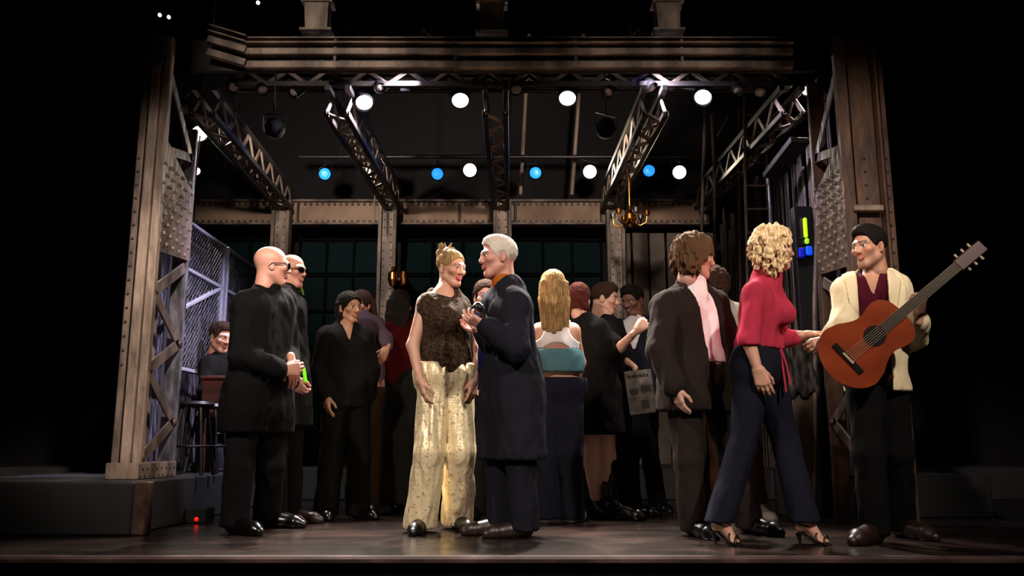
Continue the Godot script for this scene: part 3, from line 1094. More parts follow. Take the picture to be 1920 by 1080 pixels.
func lattice(called: String, label: String, cat: String, a: Vector3, b: Vector3, h: float, wide: float, n: int, chord: Material, bars: Material, group := "") -> Node3D:
	var o := thing(called, label, cat, (a + b) * 0.5 - Vector3(0, h * 0.5, 0), group)
	var p := o.position
	var d := (b - a).normalized()
	var sd := d.cross(Vector3.UP).normalized()
	for dy in [h * 0.5, -h * 0.5]:
		for m in [-1.0, 1.0]:
			var k := Mb.new()
			k.bar(a + Vector3(0, dy, 0) + sd * wide * 0.5 * m, b + Vector3(0, dy, 0) + sd * wide * 0.5 * m, 0.045, 0.045)
			put("chord", k.shift(p).mesh(), chord, o)
	for i in n:
		var u := a.lerp(b, float(i) / n)
		var v := a.lerp(b, float(i + 1) / n)
		var up := Vector3(0, h * 0.5 * (1 if i % 2 else -1), 0)
		for m in [-1.0, 1.0]:
			var k := Mb.new()
			k.bar(u + up + sd * wide * 0.5 * m, v - up + sd * wide * 0.5 * m, 0.035 + 0.1 * maxf(0.0, h - 0.12), 0.012, sd)
			put("lacing_bar", k.shift(p).mesh(), bars, o)
		var k2 := Mb.new()                               # the underside is laced as well
		k2.bar(u - Vector3(0, h * 0.5, 0) + sd * wide * 0.5 * (1 if i % 2 else -1), v - Vector3(0, h * 0.5, 0) - sd * wide * 0.5 * (1 if i % 2 else -1), 0.05, 0.012)
		put("lacing_bar", k2.shift(p).mesh(), bars, o)
	return o

func steelwork() -> void:
	side_column(-1.0, "tall riveted laced steel column at the left edge of the stage")
	side_column(1.0, "tall brown riveted steel column behind the guitar player")
	var po := Mb.new()
	var ps := G(262, 5.06)
	po.box(Transform3D(Basis(), Vector3(ps.x, 0.15, ps.z)), Vector3(0.09, 0.3, 0.09), 0.008)
	var post := put("platform_post", po.shift(Vector3(ps.x, 0, ps.z)).mesh(), mats.steel_rust, null, Vector3(ps.x, 0, ps.z))
	tag(post, "short brown post at the front corner of the left platform", "post")
	# the girder across the top of the opening
	var y0 := 3.11
	var x0 := -2.05
	var x1 := 1.98
	var o := thing("top_girder", "wide built-up steel girder across the top of the stage opening", "girder", Vector3(0, y0, -5.6))
	var p := o.position
	var web := Mb.new()
	web.block(Vector3(-2.28, y0, -5.66), Vector3(2.16, y0 + 0.24, -5.7))
	put("web", web.shift(p).mesh(), mats.dark_steel, o)
	for e in [[0.006, 0.056, 0.05], [0.098, 0.146, 0.07], [0.174, 0.187, 0.09], [0.224, 0.236, 0.06]]:
		var k := Mb.new()
		k.block(Vector3(x0 + 0.17, y0 + e[0], -5.66), Vector3(x1, y0 + e[1], -5.66 + e[2]), 0.005)
		put("flange", k.shift(p).mesh(), mats.steel_tan, o)
		var c := Mb.new()                                # flanges bend up to meet the column
		c.bar(Vector3(x0 + 0.18, y0 + (e[0] + e[1]) / 2, -5.63 + e[2] * 0.5), Vector3(x0 - 0.08, y0 + (e[0] + e[1]) / 2 + 0.07, -5.6 + e[2] * 0.5), e[1] - e[0], 0.06, Vector3(0, 0, 1))
		put("flange_end", c.shift(p).mesh(), mats.steel_tan, o)
	var rv := Mb.new()
	rivet_line(rv, Vector3(x0 + 0.2, y0 + 0.077, -5.655), Vector3(x1, y0 + 0.077, -5.655), Vector3(0, 0, 1), 0.1, 0.009)
	rivet_line(rv, Vector3(x0 + 0.2, y0 + 0.16, -5.655), Vector3(x1, y0 + 0.16, -5.655), Vector3(0, 0, 1), 0.1, 0.009)
	stuff(put("rivets", rv.shift(p).mesh(), mats.steel, o))
	for x in [-1.25, -0.4, 0.45, 1.2]:
		var k := Mb.new()
		k.block(Vector3(x - 0.012, y0, -5.66), Vector3(x + 0.012, y0 + 0.235, -5.615))
		put("stiffener", k.shift(p).mesh(), mats.steel, o)
	# posts that stand on the girder
	var i := 0
	for e in [[595.0, 40.0, 52.0, "pale riveted stub post standing on the top girder at the left"], [922.0, 36.0, -6.0, "middle stub post on the top girder, mostly above the view"], [1252.0, 40.0, 42.0, "pale stub post standing on the top girder at the right"]]:
		var bx := P(e[0], 62.0, 5.72)
		var t := thing("stub_post", e[3], "post", bx, "stub posts on the top girder")
		var k := Mb.new()
		var hh := 0.22
		var prof := PackedVector2Array([Vector2(-0.075, 0), Vector2(0.08, 0), Vector2(0.085, hh), Vector2(-0.09, hh)])
		k.prism(prof, 0.12, Transform3D.IDENTITY)
		put("shaft", k.mesh(), mats.steel_tan, t)
		for yy in [0.0, hh]:
			var f := Mb.new()
			f.box(Transform3D(Basis(), Vector3(0, yy, 0)), Vector3(0.23, 0.02, 0.15), 0.004)
			put("flange_plate", f.mesh(), mats.steel_tan, t)
		i += 1
	# lighting truss under the girder
	lattice("lighting_truss", "dark lattice truss hung below the top girder, carrying lamps", "truss", Vector3(-2.3, 3.42, -6.5), Vector3(2.25, 3.42, -6.5), 0.12, 0.1, 28, mats.dark_steel, mats.steel)
	var lt: Node3D = get_node("lighting_truss")
	for x in [-1.6, 0.4, 1.8]:
		var k := Mb.new()
		k.tube([Vector3(x, 3.36, -6.5), Vector3(x, 5.4, -6.5)], 0.014, 6)
		put("hanger", k.shift(lt.position).mesh(), mats.dark_steel, lt)
	# roof ribs that run back to the columns of the far wall
	var names := ["steel roof girder at the far left running back from the left column", "roof girder second from left, running back to the rear columns", "roof girder over the centre of the stage running back", "roof girder right of centre, above the hanging brass lamp", "roof girder at the far right running back over the ladder"]
	var xs := [-2.52, -1.37, -0.13, 1.12, 2.2]
	for j in 5:
		lattice("roof_girder", names[j], "girder", Vector3(xs[j] + (0.1 if j == 0 else 0.0), 3.16, -6.3), Vector3(xs[j] - (0.1 if j == 0 else 0.0), 3.3, -9.5), 0.22, 0.16, 14, mats.dark_steel, mats.steel_tan, "lattice roof girders")
	# rear columns and rear girder
	var cn := ["rear steel column behind the bald men", "rear steel column above the woman in black", "rear steel column behind the grey-haired man", "rear steel column beside the hanging brass lamp"]
	xs = [-2.66, -1.43, -0.11, 1.19]
	for j in 4:
		var t := thing("rear_column", cn[j], "column", Vector3(xs[j], 0.3, -9.55), "rear steel columns")
		for m in [-1.0, 1.0]:
			var k := Mb.new()
			k.block(Vector3(0.085 * m - 0.02, 0, -0.07), Vector3(0.085 * m + 0.02, 3.0, 0.07), 0.004)
			put("flange", k.mesh(), mats.steel, t)
		var k := Mb.new()
		k.block(Vector3(-0.07, 0, -0.02), Vector3(0.07, 3.0, 0.02))
		put("web", k.mesh(), mats.steel_tan, t)
		var r := Mb.new()
		rivet_line(r, Vector3(-0.04, 0.2, 0.021), Vector3(-0.04, 2.95, 0.021), Vector3(0, 0, 1), 0.09)
		rivet_line(r, Vector3(0.04, 0.25, 0.021), Vector3(0.04, 2.95, 0.021), Vector3(0, 0, 1), 0.09)
		stuff(put("rivets", r.mesh(), mats.dark_steel, t))
	var rg := thing("rear_girder", "long tan girder across the back of the set above the dark windows", "girder", Vector3(-0.7, 3.05, -9.75))
	p = rg.position
	var cuts := [-3.75, -2.8, -2.52, -1.55, -1.3, -0.62, -0.25, 0.04, 1.05, 1.34, 2.3]
	for j in cuts.size() - 1:
		var k := Mb.new()
		k.block(Vector3(cuts[j] + 0.012, 3.08, -9.72), Vector3(cuts[j + 1] - 0.012, 3.33, -9.78), 0.006)
		put("web_panel", k.shift(p).mesh(), mats.girder, rg)
	for yy in [3.06, 3.34]:
		var k := Mb.new()
		k.block(Vector3(-3.75, yy - 0.012, -9.66), Vector3(2.3, yy + 0.012, -9.8))
		put("flange", k.shift(p).mesh(), mats.steel, rg)
	for x in cuts:
		var k := Mb.new()
		k.block(Vector3(x - 0.011, 3.06, -9.69), Vector3(x + 0.011, 3.34, -9.76))
		put("stiffener", k.shift(p).mesh(), mats.dark_steel, rg)
	var dn := Mb.new()
	var x := -3.7
	while x < 2.3:
		dn.box(Transform3D(Basis(), Vector3(x, 3.305, -9.715)), Vector3(0.028, 0.03, 0.02), 0.003)
		dn.box(Transform3D(Basis(), Vector3(x, 3.085, -9.715)), Vector3(0.028, 0.05, 0.02), 0.003)
		x += 0.07
	stuff(put("rivets", dn.shift(p).mesh(), mats.dark_steel, rg))

func rear_wall() -> void:
	# dark glazed bays between the rear columns
	var bays := [[-3.75, -2.78], [-2.52, -1.55], [-1.3, -0.23], [0.02, 1.06]]
	for j in 4:
		var a: float = bays[j][0]
		var b: float = bays[j][1]
		var o := Node3D.new()
		o.name = "window_%d" % (j + 1)
		add_child(o)
		o.position = Vector3((a + b) / 2, 0.3, -9.9)
		o.set_meta("kind", "structure")
		tag(o, ["dark teal glazed bay at the far left of the rear wall", "dark teal glazed bay behind the bald men", "dark glazed bay behind the woman in gold trousers", "dark glazed bay behind the crowd right of the grey-haired man"][j], "window")
		var w := b - a
		for r in 6:
			for q in 3:
				var k := Mb.new()
				var tilt := Basis(Vector3(1, 0, 0), -0.16 if r == 5 else 0.02 * (q - 1))
				k.box(Transform3D(tilt, Vector3(-w / 2 + w * (q + 0.5) / 3, 0.25 + 0.43 * r, 0)), Vector3(w / 3 - 0.03, 0.39, 0.012), 0.002)
				put("pane", k.mesh(), mats.teal_glass, o)
		for q in 4:
			var k := Mb.new()
			k.box(Transform3D(Basis(), Vector3(-w / 2 + w * q / 3, 1.33, 0.01)), Vector3(0.03, 2.66, 0.05), 0.004)
			put("window_bar", k.mesh(), mats.black_paint, o)
		for r in 7:
			var k := Mb.new()
			k.box(Transform3D(Basis(), Vector3(0, 0.035 + 0.43 * r, 0.012)), Vector3(w, 0.035, 0.05), 0.004)
			put("window_bar", k.mesh(), mats.black_paint, o)
	# tan boards at the right of the rear wall
	var o := thing("board_wall", "row of tall grey-tan boards at the right of the rear wall", "wall", Vector3(1.75, 0.3, -9.75))
	for q in 6:
		var k := Mb.new()
		k.box(Transform3D(Basis(), Vector3(-0.45 + q * 0.2, 1.33, 0.02 * (q % 2))), Vector3(0.175, 2.66, 0.04), 0.006)
		put("board", k.mesh(), mats.panel, o)

func fence(label: String, z0: float, z1: float, x: float, braced: bool) -> void:
	var o := thing("mesh_fence", label, "fence", Vector3(x, 0.3, -(z0 + z1) / 2), "wire mesh fence panels")
	var p := o.position
	for e in [[Vector3(x, 0.3, -z0), Vector3(x, 2.3, -z0), "post"], [Vector3(x, 0.3, -z1), Vector3(x, 2.3, -z1), "post"], [Vector3(x, 2.28, -z0), Vector3(x, 2.28, -z1), "rail"], [Vector3(x, 1.1, -z0), Vector3(x, 1.1, -z1), "rail"], [Vector3(x, 1.9, -z0), Vector3(x, 1.9, -z1), "rail"], [Vector3(x, 1.9, -z1), Vector3(x, 1.49, -z0), "brace"]]:
		var k := Mb.new()
		k.bar(e[0], e[1], 0.045 if e[2] == "post" else 0.032, 0.045, Vector3(1, 0, 0), 0.006)
		put(e[2], k.shift(p).mesh(), mats.rail_pale, o)
	var w := Mb.new()
	var h := 1.18
	var st := 0.055
	var n := int((z1 - z0 + h) / st)
	for i in n:
		var t := i * st
		for s in [0, 1]:
			var za := t
			var ya := 0.0
			var zb := t - h
			var yb := h
			if za > z1 - z0:
				ya = za - (z1 - z0)
				za = z1 - z0
			if zb < 0.0:
				yb = h + zb
				zb = 0.0
			if yb - ya < 0.02:
				continue
			if s == 1:
				za = (z1 - z0) - za
				zb = (z1 - z0) - zb
			w.bar(Vector3(x + 0.004 * s, 1.1 + ya, -(z0 + za)), Vector3(x + 0.004 * s, 1.1 + yb, -(z0 + zb)), 0.006, 0.004, Vector3(1, 0, 0), 0.001)
	stuff(put("wire_mesh", w.shift(p).mesh(), mats.steel_blue, o))

func sides() -> void:
	fence("blue-lit wire mesh fence panel with a brace, nearest the left column", 6.45, 7.55, -2.62, true)
	fence("blue-lit wire mesh fence panel farther back, behind the taller bald man", 7.66, 8.6, -2.62, false)
	# backing sheet behind the wire
	var sh := Mb.new()
	sh.block(Vector3(-2.8, 0.3, -6.4), Vector3(-2.78, 2.25, -8.6))
	tag(put("backing_sheet", sh.shift(Vector3(-2.79, 0.3, -7.5)).mesh(), mats.streaked, null, Vector3(-2.79, 0.3, -7.5)), "dark metal sheet standing behind the wire mesh fence", "sheet")
	# slatted screen along the right side
	var o := thing("slatted_screen", "tall dark screen of narrow vertical slats along the right side of the stage", "screen", Vector3(2.42, 0.3, -8.0))
	var r := RandomNumberGenerator.new()
	r.seed = 5
	for i in 44:
		var z := 9.55 - i * 0.079
		var h := r.randf_range(2.35, 3.0)
		var k := Mb.new()
		k.box(Transform3D(Basis(Vector3(0, 1, 0), r.randf_range(-0.5, 0.25)), Vector3(r.randf_range(-0.012, 0.012), h / 2, -z + 8.0)), Vector3(0.016, h, r.randf_range(0.045, 0.066)), 0.003)
		put("slat", k.mesh(), mats.slat, o)
	for y in [0.4, 1.5, 2.3]:
		var k := Mb.new()
		k.block(Vector3(0.015, y, -1.6), Vector3(0.05, y + 0.06, 1.9))
		put("rail", k.mesh(), mats.dark_steel, o)
	# ladder
	var la := thing("ladder", "steel ladder standing against the slatted screen behind the blonde woman", "ladder", G(1425, 7.3, 0.0))
	for px in [[1402.0, 1395.0], [1452.0, 1433.0]]:
		var k := Mb.new()
		k.tube([P(px[0], 560, 7.3) - la.position, P(px[1], 180, 7.3) - la.position], 0.014 if px[0] < 1410 else 0.02)
		put("rail", k.mesh(), mats.steel if px[0] < 1410 else mats.chrome, la)
	for py in [215, 260, 305, 348, 392, 436, 480, 525]:
		var k := Mb.new()
		var t: float = (560.0 - py) / 380.0
		k.tube([P(lerpf(1402, 1395, t), py, 7.3) - la.position, P(lerpf(1452, 1433, t), py, 7.3) - la.position], 0.011)
		put("rung", k.mesh(), mats.steel, la)
	# pipes and stays on the right
	var pl := [[1322, 200, 1316, 420, 8.6], [1334, 215, 1340, 330, 8.4], [1385, 200, 1388, 520, 8.0], [1540, 160, 1528, 560, 6.3]]
	var pn := ["thin dark standpipe left of the ladder, farthest from it", "short dark pipe above the suited man's hair", "dark standpipe right beside the ladder", "dark standpipe between the coloured lamps and the right column"]
	for i in 4:
		var e = pl[i]
		var a := P(e[0], e[1], e[4])
		var b := G(e[2], e[4], 0.3 if i < 2 else 0.0)
		var k := Mb.new()
		k.tube([a, P(e[2], e[3], e[4]), b], 0.018)
		tag(put("pipe", k.shift(b).mesh(), mats.steel, null, b), pn[i], "pipe", "pipes at the right of the stage")
	var k := Mb.new()
	var a := P(1345, 255, 8.4)
	var bb := P(1366, 215, 8.4)
	k.bar(a, bb, 0.05, 0.02)
	tag(put("stay_bar", k.shift(a).mesh(), mats.steel_tan, null, a), "short pale slanting bar below the lamp at the upper right", "bar")
	var br := Mb.new()
	br.bar(P(1447, 330, 6.9), P(1500, 262, 6.4), 0.16, 0.05)
	tag(put("knee_brace", br.shift(P(1447, 330, 6.9)).mesh(), mats.dark_steel, null, P(1447, 330, 6.9)), "broad dark knee brace right of the ladder", "brace")
	# ornament plates at the head of the right column
	var up := [[1530.0, 152.0, 1548.0, 128.0], [1520.0, 178.0, 1536.0, 150.0], [1531.0, 203.0, 1547.0, 188.0]]
	for i in 3:
		var e = up[i]
		var m := Mb.new()
		m.bar(P(e[0], e[1], 5.9), P(e[2], e[3], 5.9), 0.05, 0.02)
		tag(put("bracket_plate", m.shift(P(e[0], e[1], 5.9)).mesh(), mats.steel_pale if i == 2 else mats.steel_blue, null, P(e[0], e[1], 5.9)), ["uppermost slanting bluish bracket plate at the head of the right column", "middle bluish bracket plate at the head of the right column", "lowest pale square bracket plate at the head of the right column"][i], "bracket", "bracket plates by the right column")

func lamp(called: String, label: String, cat: String, group: String, at: Vector3, dir: Vector3, r: float, l: float, lens: Material, light: Color, energy: float, angle := 40.0, stem := 0.0) -> Node3D:
	var o := thing(called, label, cat, at, group)
	dir = dir.normalized()
	var xf := Transform3D(face(-dir), Vector3.ZERO)      # the can runs back from its lens
	var b := Mb.new()
	b.lathe([Vector2(r * 0.98, -0.012), Vector2(r * 1.08, -0.02), Vector2(r * 1.12, 0.02), Vector2(r * 1.1, l * 0.55), Vector2(r * 0.7, l * 0.9), Vector2(r * 0.3, l), Vector2(0, l)], xf, 18)
	put("housing", b.mesh(), mats.lamp_black, o)
	var g := Mb.new()
	g.lathe([Vector2(0, -0.02), Vector2(r * 0.5, -0.016), Vector2(r * 0.95, 0.0), Vector2(r * 0.95, 0.01)], xf, 18)
	put("lens", g.mesh(), lens, o)
	if true:
		var y := Mb.new()
		var s := xf.basis.x * r * 1.25
		var c := -dir * l * 0.4
		y.tube([c + s, c + s + Vector3(0, r * 1.6, 0), c - s + Vector3(0, r * 1.6, 0), c - s], r * 0.09, 6)
		y.tube([c + Vector3(0, r * 1.6, 0), c + Vector3(0, r * 2.4 + stem, 0)], minf(r * 0.14, 0.014), 6)
		put("yoke", y.mesh(), mats.black_metal, o)
	if energy > 0.0:
		var sp := SpotLight3D.new()
		o.add_child(sp)
		sp.name = "spot"
		sp.position = dir * 0.05
		sp.basis = Basis.looking_at(dir, Vector3.UP if absf(dir.y) < 0.95 else Vector3.RIGHT)
		sp.light_color = light
		sp.light_energy = energy
		sp.spot_range = 25.0
		sp.spot_angle = angle
		sp.spot_attenuation = 1.0
		sp.light_size = r * 0.9
		sp.shadow_enabled = true
	return o

func lamps() -> void:
	var white := glow("lens_white", Color(1.0, 0.95, 0.86), 6.0)
	var blue := glow("lens_blue", Color(0.12, 0.5, 1.0), 1.6)
	# a bar of small lamps at the back
	var ps := [609.0, 688.0, 820.0, 881.0, 1004.0, 1106.0, 1217.0, 1274.0]
	var py := [326.0, 322.0, 326.0, 319.0, 324.0, 322.0, 320.0, 323.0]
	var bn := ["leftmost blue", "leftmost white", "second blue", "second white", "third blue", "third white", "rightmost blue", "rightmost white"]
	var k := Mb.new()
	var a := P(560, 294, 9.05)
	var b := P(1320, 294, 9.05)
	k.tube([a, b], 0.022)
	for x in [-1.9, -0.3, 1.4]:
		k.tube([Vector3(x, a.y, a.z), Vector3(x, 5.4, a.z)], 0.012, 6)
	tag(put("lamp_bar", k.shift(a).mesh(), mats.black_metal, null, a), "black pipe that carries the row of small blue and white lamps", "pipe")
	for i in 8:
		var w := i % 2 == 1
		var at := P(ps[i], py[i], 9.0)
		var aim := Vector3(at.x * 0.3, 0.9, 0.0) - at
		lamp("small_lamp", "%s lamp in the row of small round lamps at the back" % bn[i], "lamp", "row of small lamps at the back", at, aim, 0.076 if w else 0.066, 0.17, white if w else blue, Color(1, 0.93, 0.82) if w else Color(0.3, 0.55, 1.0), 5.0 if w else 0.6, 25.0)
	# bright backlights in the truss
	var tx := [[683.0, 192.0], [863.0, 188.0], [1064.0, 184.0], [1318.0, 182.0]]
	var tn := ["leftmost of four bright stage lamps in the truss", "second of four bright stage lamps in the truss", "third of four bright stage lamps in the truss", "rightmost of four bright stage lamps in the truss"]
	for i in 4:
		var at := P(tx[i][0], tx[i][1], 6.5)
		lamp("stage_lamp", tn[i], "lamp", "bright stage lamps in the truss", at, Vector3(at.x * 0.6, 1.0, -4.6) - at, 0.07, 0.24, white, Color(1.0, 0.95, 0.9), 42.0 if i < 3 else 22.0, 38.0)
	# lamps hanging at the left behind the column
	var at := P(374, 250, 7.2)
	lamp("stage_lamp", "bright tilted lamp hanging behind the left column", "lamp", "", at, Vector3(0.6, -0.7, 0.75), 0.075, 0.22, white, Color(1, 0.95, 0.88), 6.0, 40.0, 2.4)
	at = P(368, 321, 8.0)
	lamp("stage_lamp", "small bright lamp below the tilted lamp behind the left column", "lamp", "", at, Vector3(0.5, -0.5, 0.6), 0.04, 0.16, white, Color(1, 0.95, 0.88), 3.0, 40.0, 2.5)
	at = P(345, 205, 6.4)
	lamp("stage_lamp", "unlit lamp with a pale lens hanging by the left column", "lamp", "", at, Vector3(0.4, -0.6, 0.75), 0.05, 0.2, mats.steel_tan, Color.WHITE, 0.0, 40.0, 2.3)
	at = P(1512, 170, 6.6)
	lamp("stage_lamp", "small bright lamp at the head of the right column", "lamp", "", at, Vector3(-0.5, -0.7, 0.6), 0.04, 0.16, white, Color(1, 0.95, 0.88), 4.0, 40.0, 2.1)
	# lamps that light the deck from the front, hung above the camera
	var front := [[Vector3(-2.6, 4.3, 0.2), Vector3(-0.6, 0.95, -5.0), 30.0], [Vector3(2.6, 4.3, 0.2), Vector3(0.9, 0.95, -5.0), 30.0], [Vector3(-1.9, 3.0, -6.5), Vector3(-1.9, 3.6, -9.7), 11.0], [Vector3(0.75, 3.0, -6.5), Vector3(0.9, 3.6, -9.7), 9.0], [Vector3(-1.6, 4.5, 0.3), Vector3(-1.35, 3.15, -5.6), 26.0], [Vector3(1.4, 4.5, 0.3), Vector3(1.1, 3.15, -5.6), 9.0], [Vector3(0.9, 4.5, 0.2), Vector3(-2.45, 1.35, -5.5), 80.0], [Vector3(-0.9, 4.5, 0.2), Vector3(2.5, 1.7, -5.6), 42.0]]
	for i in 8:
		lamp("flood_lamp", ["front flood lamp hung at the left above the camera", "front flood lamp hung at the right above the camera", "lamp under the lighting truss turned to the left of the rear wall", "lamp under the lighting truss turned to the right of the rear wall", "narrow front lamp that lights the left half of the top girder", "narrow front lamp that lights the right half of the top girder", "narrow front lamp aimed at the left column", "narrow front lamp aimed at the right column"][i], "lamp", "", front[i][0], front[i][1] - front[i][0], 0.07 if i in [2, 3] else 0.14, 0.15 if i in [2, 3] else 0.3, glow("lens_front", Color(1, 0.93, 0.84), 2.0), Color(1.0, 0.93, 0.87), front[i][2], [23.0, 23.0, 38.0, 38.0, 9.0, 8.0, 10.5, 10.0][i], 0.3 if i in [2, 3] else 0.8)
	# pinpoints high at the left
	for e in [[300.0, 28.0, "left of two pinpoint lamps high above the left column"], [317.0, 32.0, "right of two pinpoint lamps high above the left column"], [484.0, 5.0, "pinpoint lamp at the top of the view left of the stub post"]]:
		lamp("pin_lamp", e[2], "lamp", "pinpoint lamps above the girder", P(e[0], e[1], 6.2), Vector3(0.1, -0.5, 0.85), 0.016, 0.1, white, Color.WHITE, 0.0, 40.0, 1.8)
	# dark lamps clamped along the truss
	var dk := [437.0, 492.0, 551.0, 712.0, 968.0, 1140.0, 1222.0, 1382.0, 1425.0]
	for i in 9:
		at = P(dk[i], 163.0 + 5.0 * (i % 3), 6.45)
		lamp("dark_lamp", ["dark lamp at the left end of the truss", "second dark lamp from the left end of the truss", "third dark lamp from the left end of the truss", "dark lamp right of the leftmost bright stage lamp", "dark lamp left of the third bright stage lamp", "dark lamp right of the third bright stage lamp", "dark lamp left of the rightmost bright stage lamp", "dark lamp just right of the rightmost bright stage lamp", "dark lamp at the right end of the truss"][i], "lamp", "unlit lamps along the truss", at, Vector3(0.5 * sin(i * 2.3), -0.75, 0.6), 0.045, 0.15, mats.steel_pale, Color.WHITE, 0.0)
	# a blue wash on the fence and the left column
	lamp("wash_lamp", "lamp with a violet filter high at the left of the stage", "lamp", "", Vector3(-0.7, 3.5, -6.3), Vector3(-2.6, 1.5, -6.9) - Vector3(-0.7, 3.5, -6.3), 0.08, 0.22, glow("lens_violet", Color(0.35, 0.3, 1.0), 2.0), Color(0.9, 0.88, 1.0), 30.0, 34.0, 1.7)
	lamp("wash_lamp", "lamp with a violet filter high at the right of the stage", "lamp", "", Vector3(1.0, 3.5, -6.3), Vector3(2.3, 2.2, -6.7) - Vector3(1.0, 3.5, -6.3), 0.08, 0.22, mats.lens_violet, Color(0.9, 0.88, 1.0), 12.0, 38.0, 1.7)

func small_things() -> void:
	# hanging brass lamp
	var top := P(1176, 225, 8.2)
	var low := P(1181, 408, 8.2)
	var o := thing("hanging_lamp", "ornate brass lamp hanging on a long rod right of centre", "lamp", low)
	var k := Mb.new()
	k.tube([top - low, Vector3(0, 0.06, 0)], 0.017)
	put("rod", k.mesh(), mats.brass, o)
	k = Mb.new()
	k.lathe([Vector2(0, -0.12), Vector2(0.03, -0.1), Vector2(0.02, -0.07), Vector2(0.06, -0.02), Vector2(0.055, 0.03), Vector2(0.025, 0.08), Vector2(0.012, 0.14)], Transform3D(), 18)
	put("body", k.mesh(), mats.brass, o)
	for i in 6:
		var q := TAU * i / 6 + 0.3
		var d := Vector3(cos(q), 0, sin(q))
		k = Mb.new()
		k.tube([d * 0.04 + Vector3(0, -0.04, 0), d * 0.1 + Vector3(0, -0.09, 0), d * 0.16 + Vector3(0, -0.06, 0), d * 0.17], 0.009, 6)
		var arm := put("arm", k.mesh(), mats.brass, o)
		k = Mb.new()
		k.lathe([Vector2(0, 0), Vector2(0.025, 0.01), Vector2(0.032, 0.04), Vector2(0.03, 0.055)], Transform3D(Basis(), d * 0.17), 12)
		put("cup", k.mesh(), mats.chrome if i % 2 else mats.brass, arm)
	# brass sconce behind the crowd
	var at := P(737, 520, 9.3)
	o = thing("wall_sconce", "small shiny brass fitting on the rear wall, left of the woman in gold trousers", "sconce", at)
	k = Mb.new()
	k.lathe([Vector2(0, -0.12), Vector2(0.035, -0.1), Vector2(0.06, -0.03), Vector2(0.055, 0.05), Vector2(0.02, 0.09), Vector2(0.03, 0.11), Vector2(0, 0.13)], Transform3D(), 18)
	put("bowl", k.mesh(), mats.brass, o)
	k = Mb.new()
	k.lathe([Vector2(0, -0.1), Vector2(0.04, -0.07), Vector2(0.05, 0.0), Vector2(0.04, 0.07), Vector2(0, 0.1)], Transform3D(Basis(), Vector3(0.12, -0.01, 0)), 16)
	put("shade", k.mesh(), mats.brass, o)
	k = Mb.new()
	k.box(Transform3D(Basis(), Vector3(0.06, -0.02, -0.25)), Vector3(0.2, 0.05, 0.5), 0.01)
	put("bracket", k.mesh(), mats.black_metal, o)
	# coloured lamps by the right column
	var cl := [[1510.0, 427.0, 0.014, 0.08, "lens_yellow", Color(0.75, 1.0, 0.05), "tall narrow yellow-green lamp on the dark post by the right column"], [1513.0, 452.0, 0.016, 0.022, "lens_yellow2", Color(0.6, 0.85, 0.1), "small square green-yellow lamp below the tall one"], [1517.0, 470.0, 0.024, 0.036, "lens_azure", Color(0.02, 0.3, 1.0), "bright blue lamp at the foot of the coloured lamps"], [1503.0, 474.0, 0.022, 0.04, "lens_deep", Color(0.02, 0.1, 0.7), "dim blue lamp left of the bright blue one"]]
	for e in cl:
		at = P(e[0], e[1], 6.5)
		o = thing("signal_lamp", e[6], "lamp", at, "coloured signal lamps by the right column")
		k = Mb.new()
		k.box(Transform3D(), Vector3(e[2] * 2, e[3] * 2, 0.03), 0.01)
		put("lens", k.mesh(), glow(e[4], e[5], 0.75 if e[4] != "lens_deep" else 0.4), o)
		k = Mb.new()
		k.box(Transform3D(Basis(), Vector3(0, 0, -0.04)), Vector3(e[2] * 2 + 0.02, e[3] * 2 + 0.012, 0.05), 0.006)
		put("housing", k.mesh(), mats.black_metal, o)
	k = Mb.new()
	var pb := G(1512, 6.62, 0.3)
	pb = Vector3(P(1509, 440, 6.62).x, 0.0, pb.z)
	k.box(Transform3D(Basis(), Vector3(0, 1.2, 0)), Vector3(0.15, 2.4, 0.08), 0.008)
	tag(put("dark_post", k.mesh(), mats.black_metal, null, pb + Vector3(0, 0.0, -0.05)), "black post that carries the coloured lamps by the right column", "post")
	# red pilot light on a black box at the left
	at = G(368, 5.8)
	o = thing("floor_box", "low black equipment box with a red pilot light on the deck at the left", "box", at)
	k = Mb.new()
	k.box(Transform3D(Basis(), Vector3(0, 0.05, -0.05)), Vector3(0.15, 0.1, 0.16), 0.008)
	put("case", k.mesh(), mats.black_metal, o)
	k = Mb.new()
	k.lathe([Vector2(0.014, 0), Vector2(0.012, 0.008), Vector2(0, 0.012)], Transform3D(face(Vector3(0, 0, 1)), Vector3(0.01, 0.03, 0.03)), 10)
	put("pilot_light", k.mesh(), glow("lens_red", Color(1.0, 0.08, 0.05), 1.6), o)
	# upright cabinet in front of the seated musician and two stools
	at = G(403, 6.65, 0.3)
	o = thing("wooden_cabinet", "red-brown wooden cabinet beside the black stools at the left", "cabinet", at)
	k = Mb.new()
	k.box(Transform3D(Basis(), Vector3(0, 0.56, -0.1)), Vector3(0.3, 0.3, 0.18), 0.012)
	put("body", k.mesh(), mats.cabinet, o)
	k = Mb.new()
	k.box(Transform3D(Basis(), Vector3(0, 0.725, -0.1)), Vector3(0.33, 0.03, 0.21), 0.008)
	put("top", k.mesh(), mats.cabinet, o)
	for m in [-1.0, 1.0]:
		for n in [-0.03, -0.17]:
			k = Mb.new()
			k.box(Transform3D(Basis(), Vector3(0.12 * m, 0.205, n)), Vector3(0.045, 0.41, 0.045), 0.006)
			put("leg", k.mesh(), mats.cabinet, o)
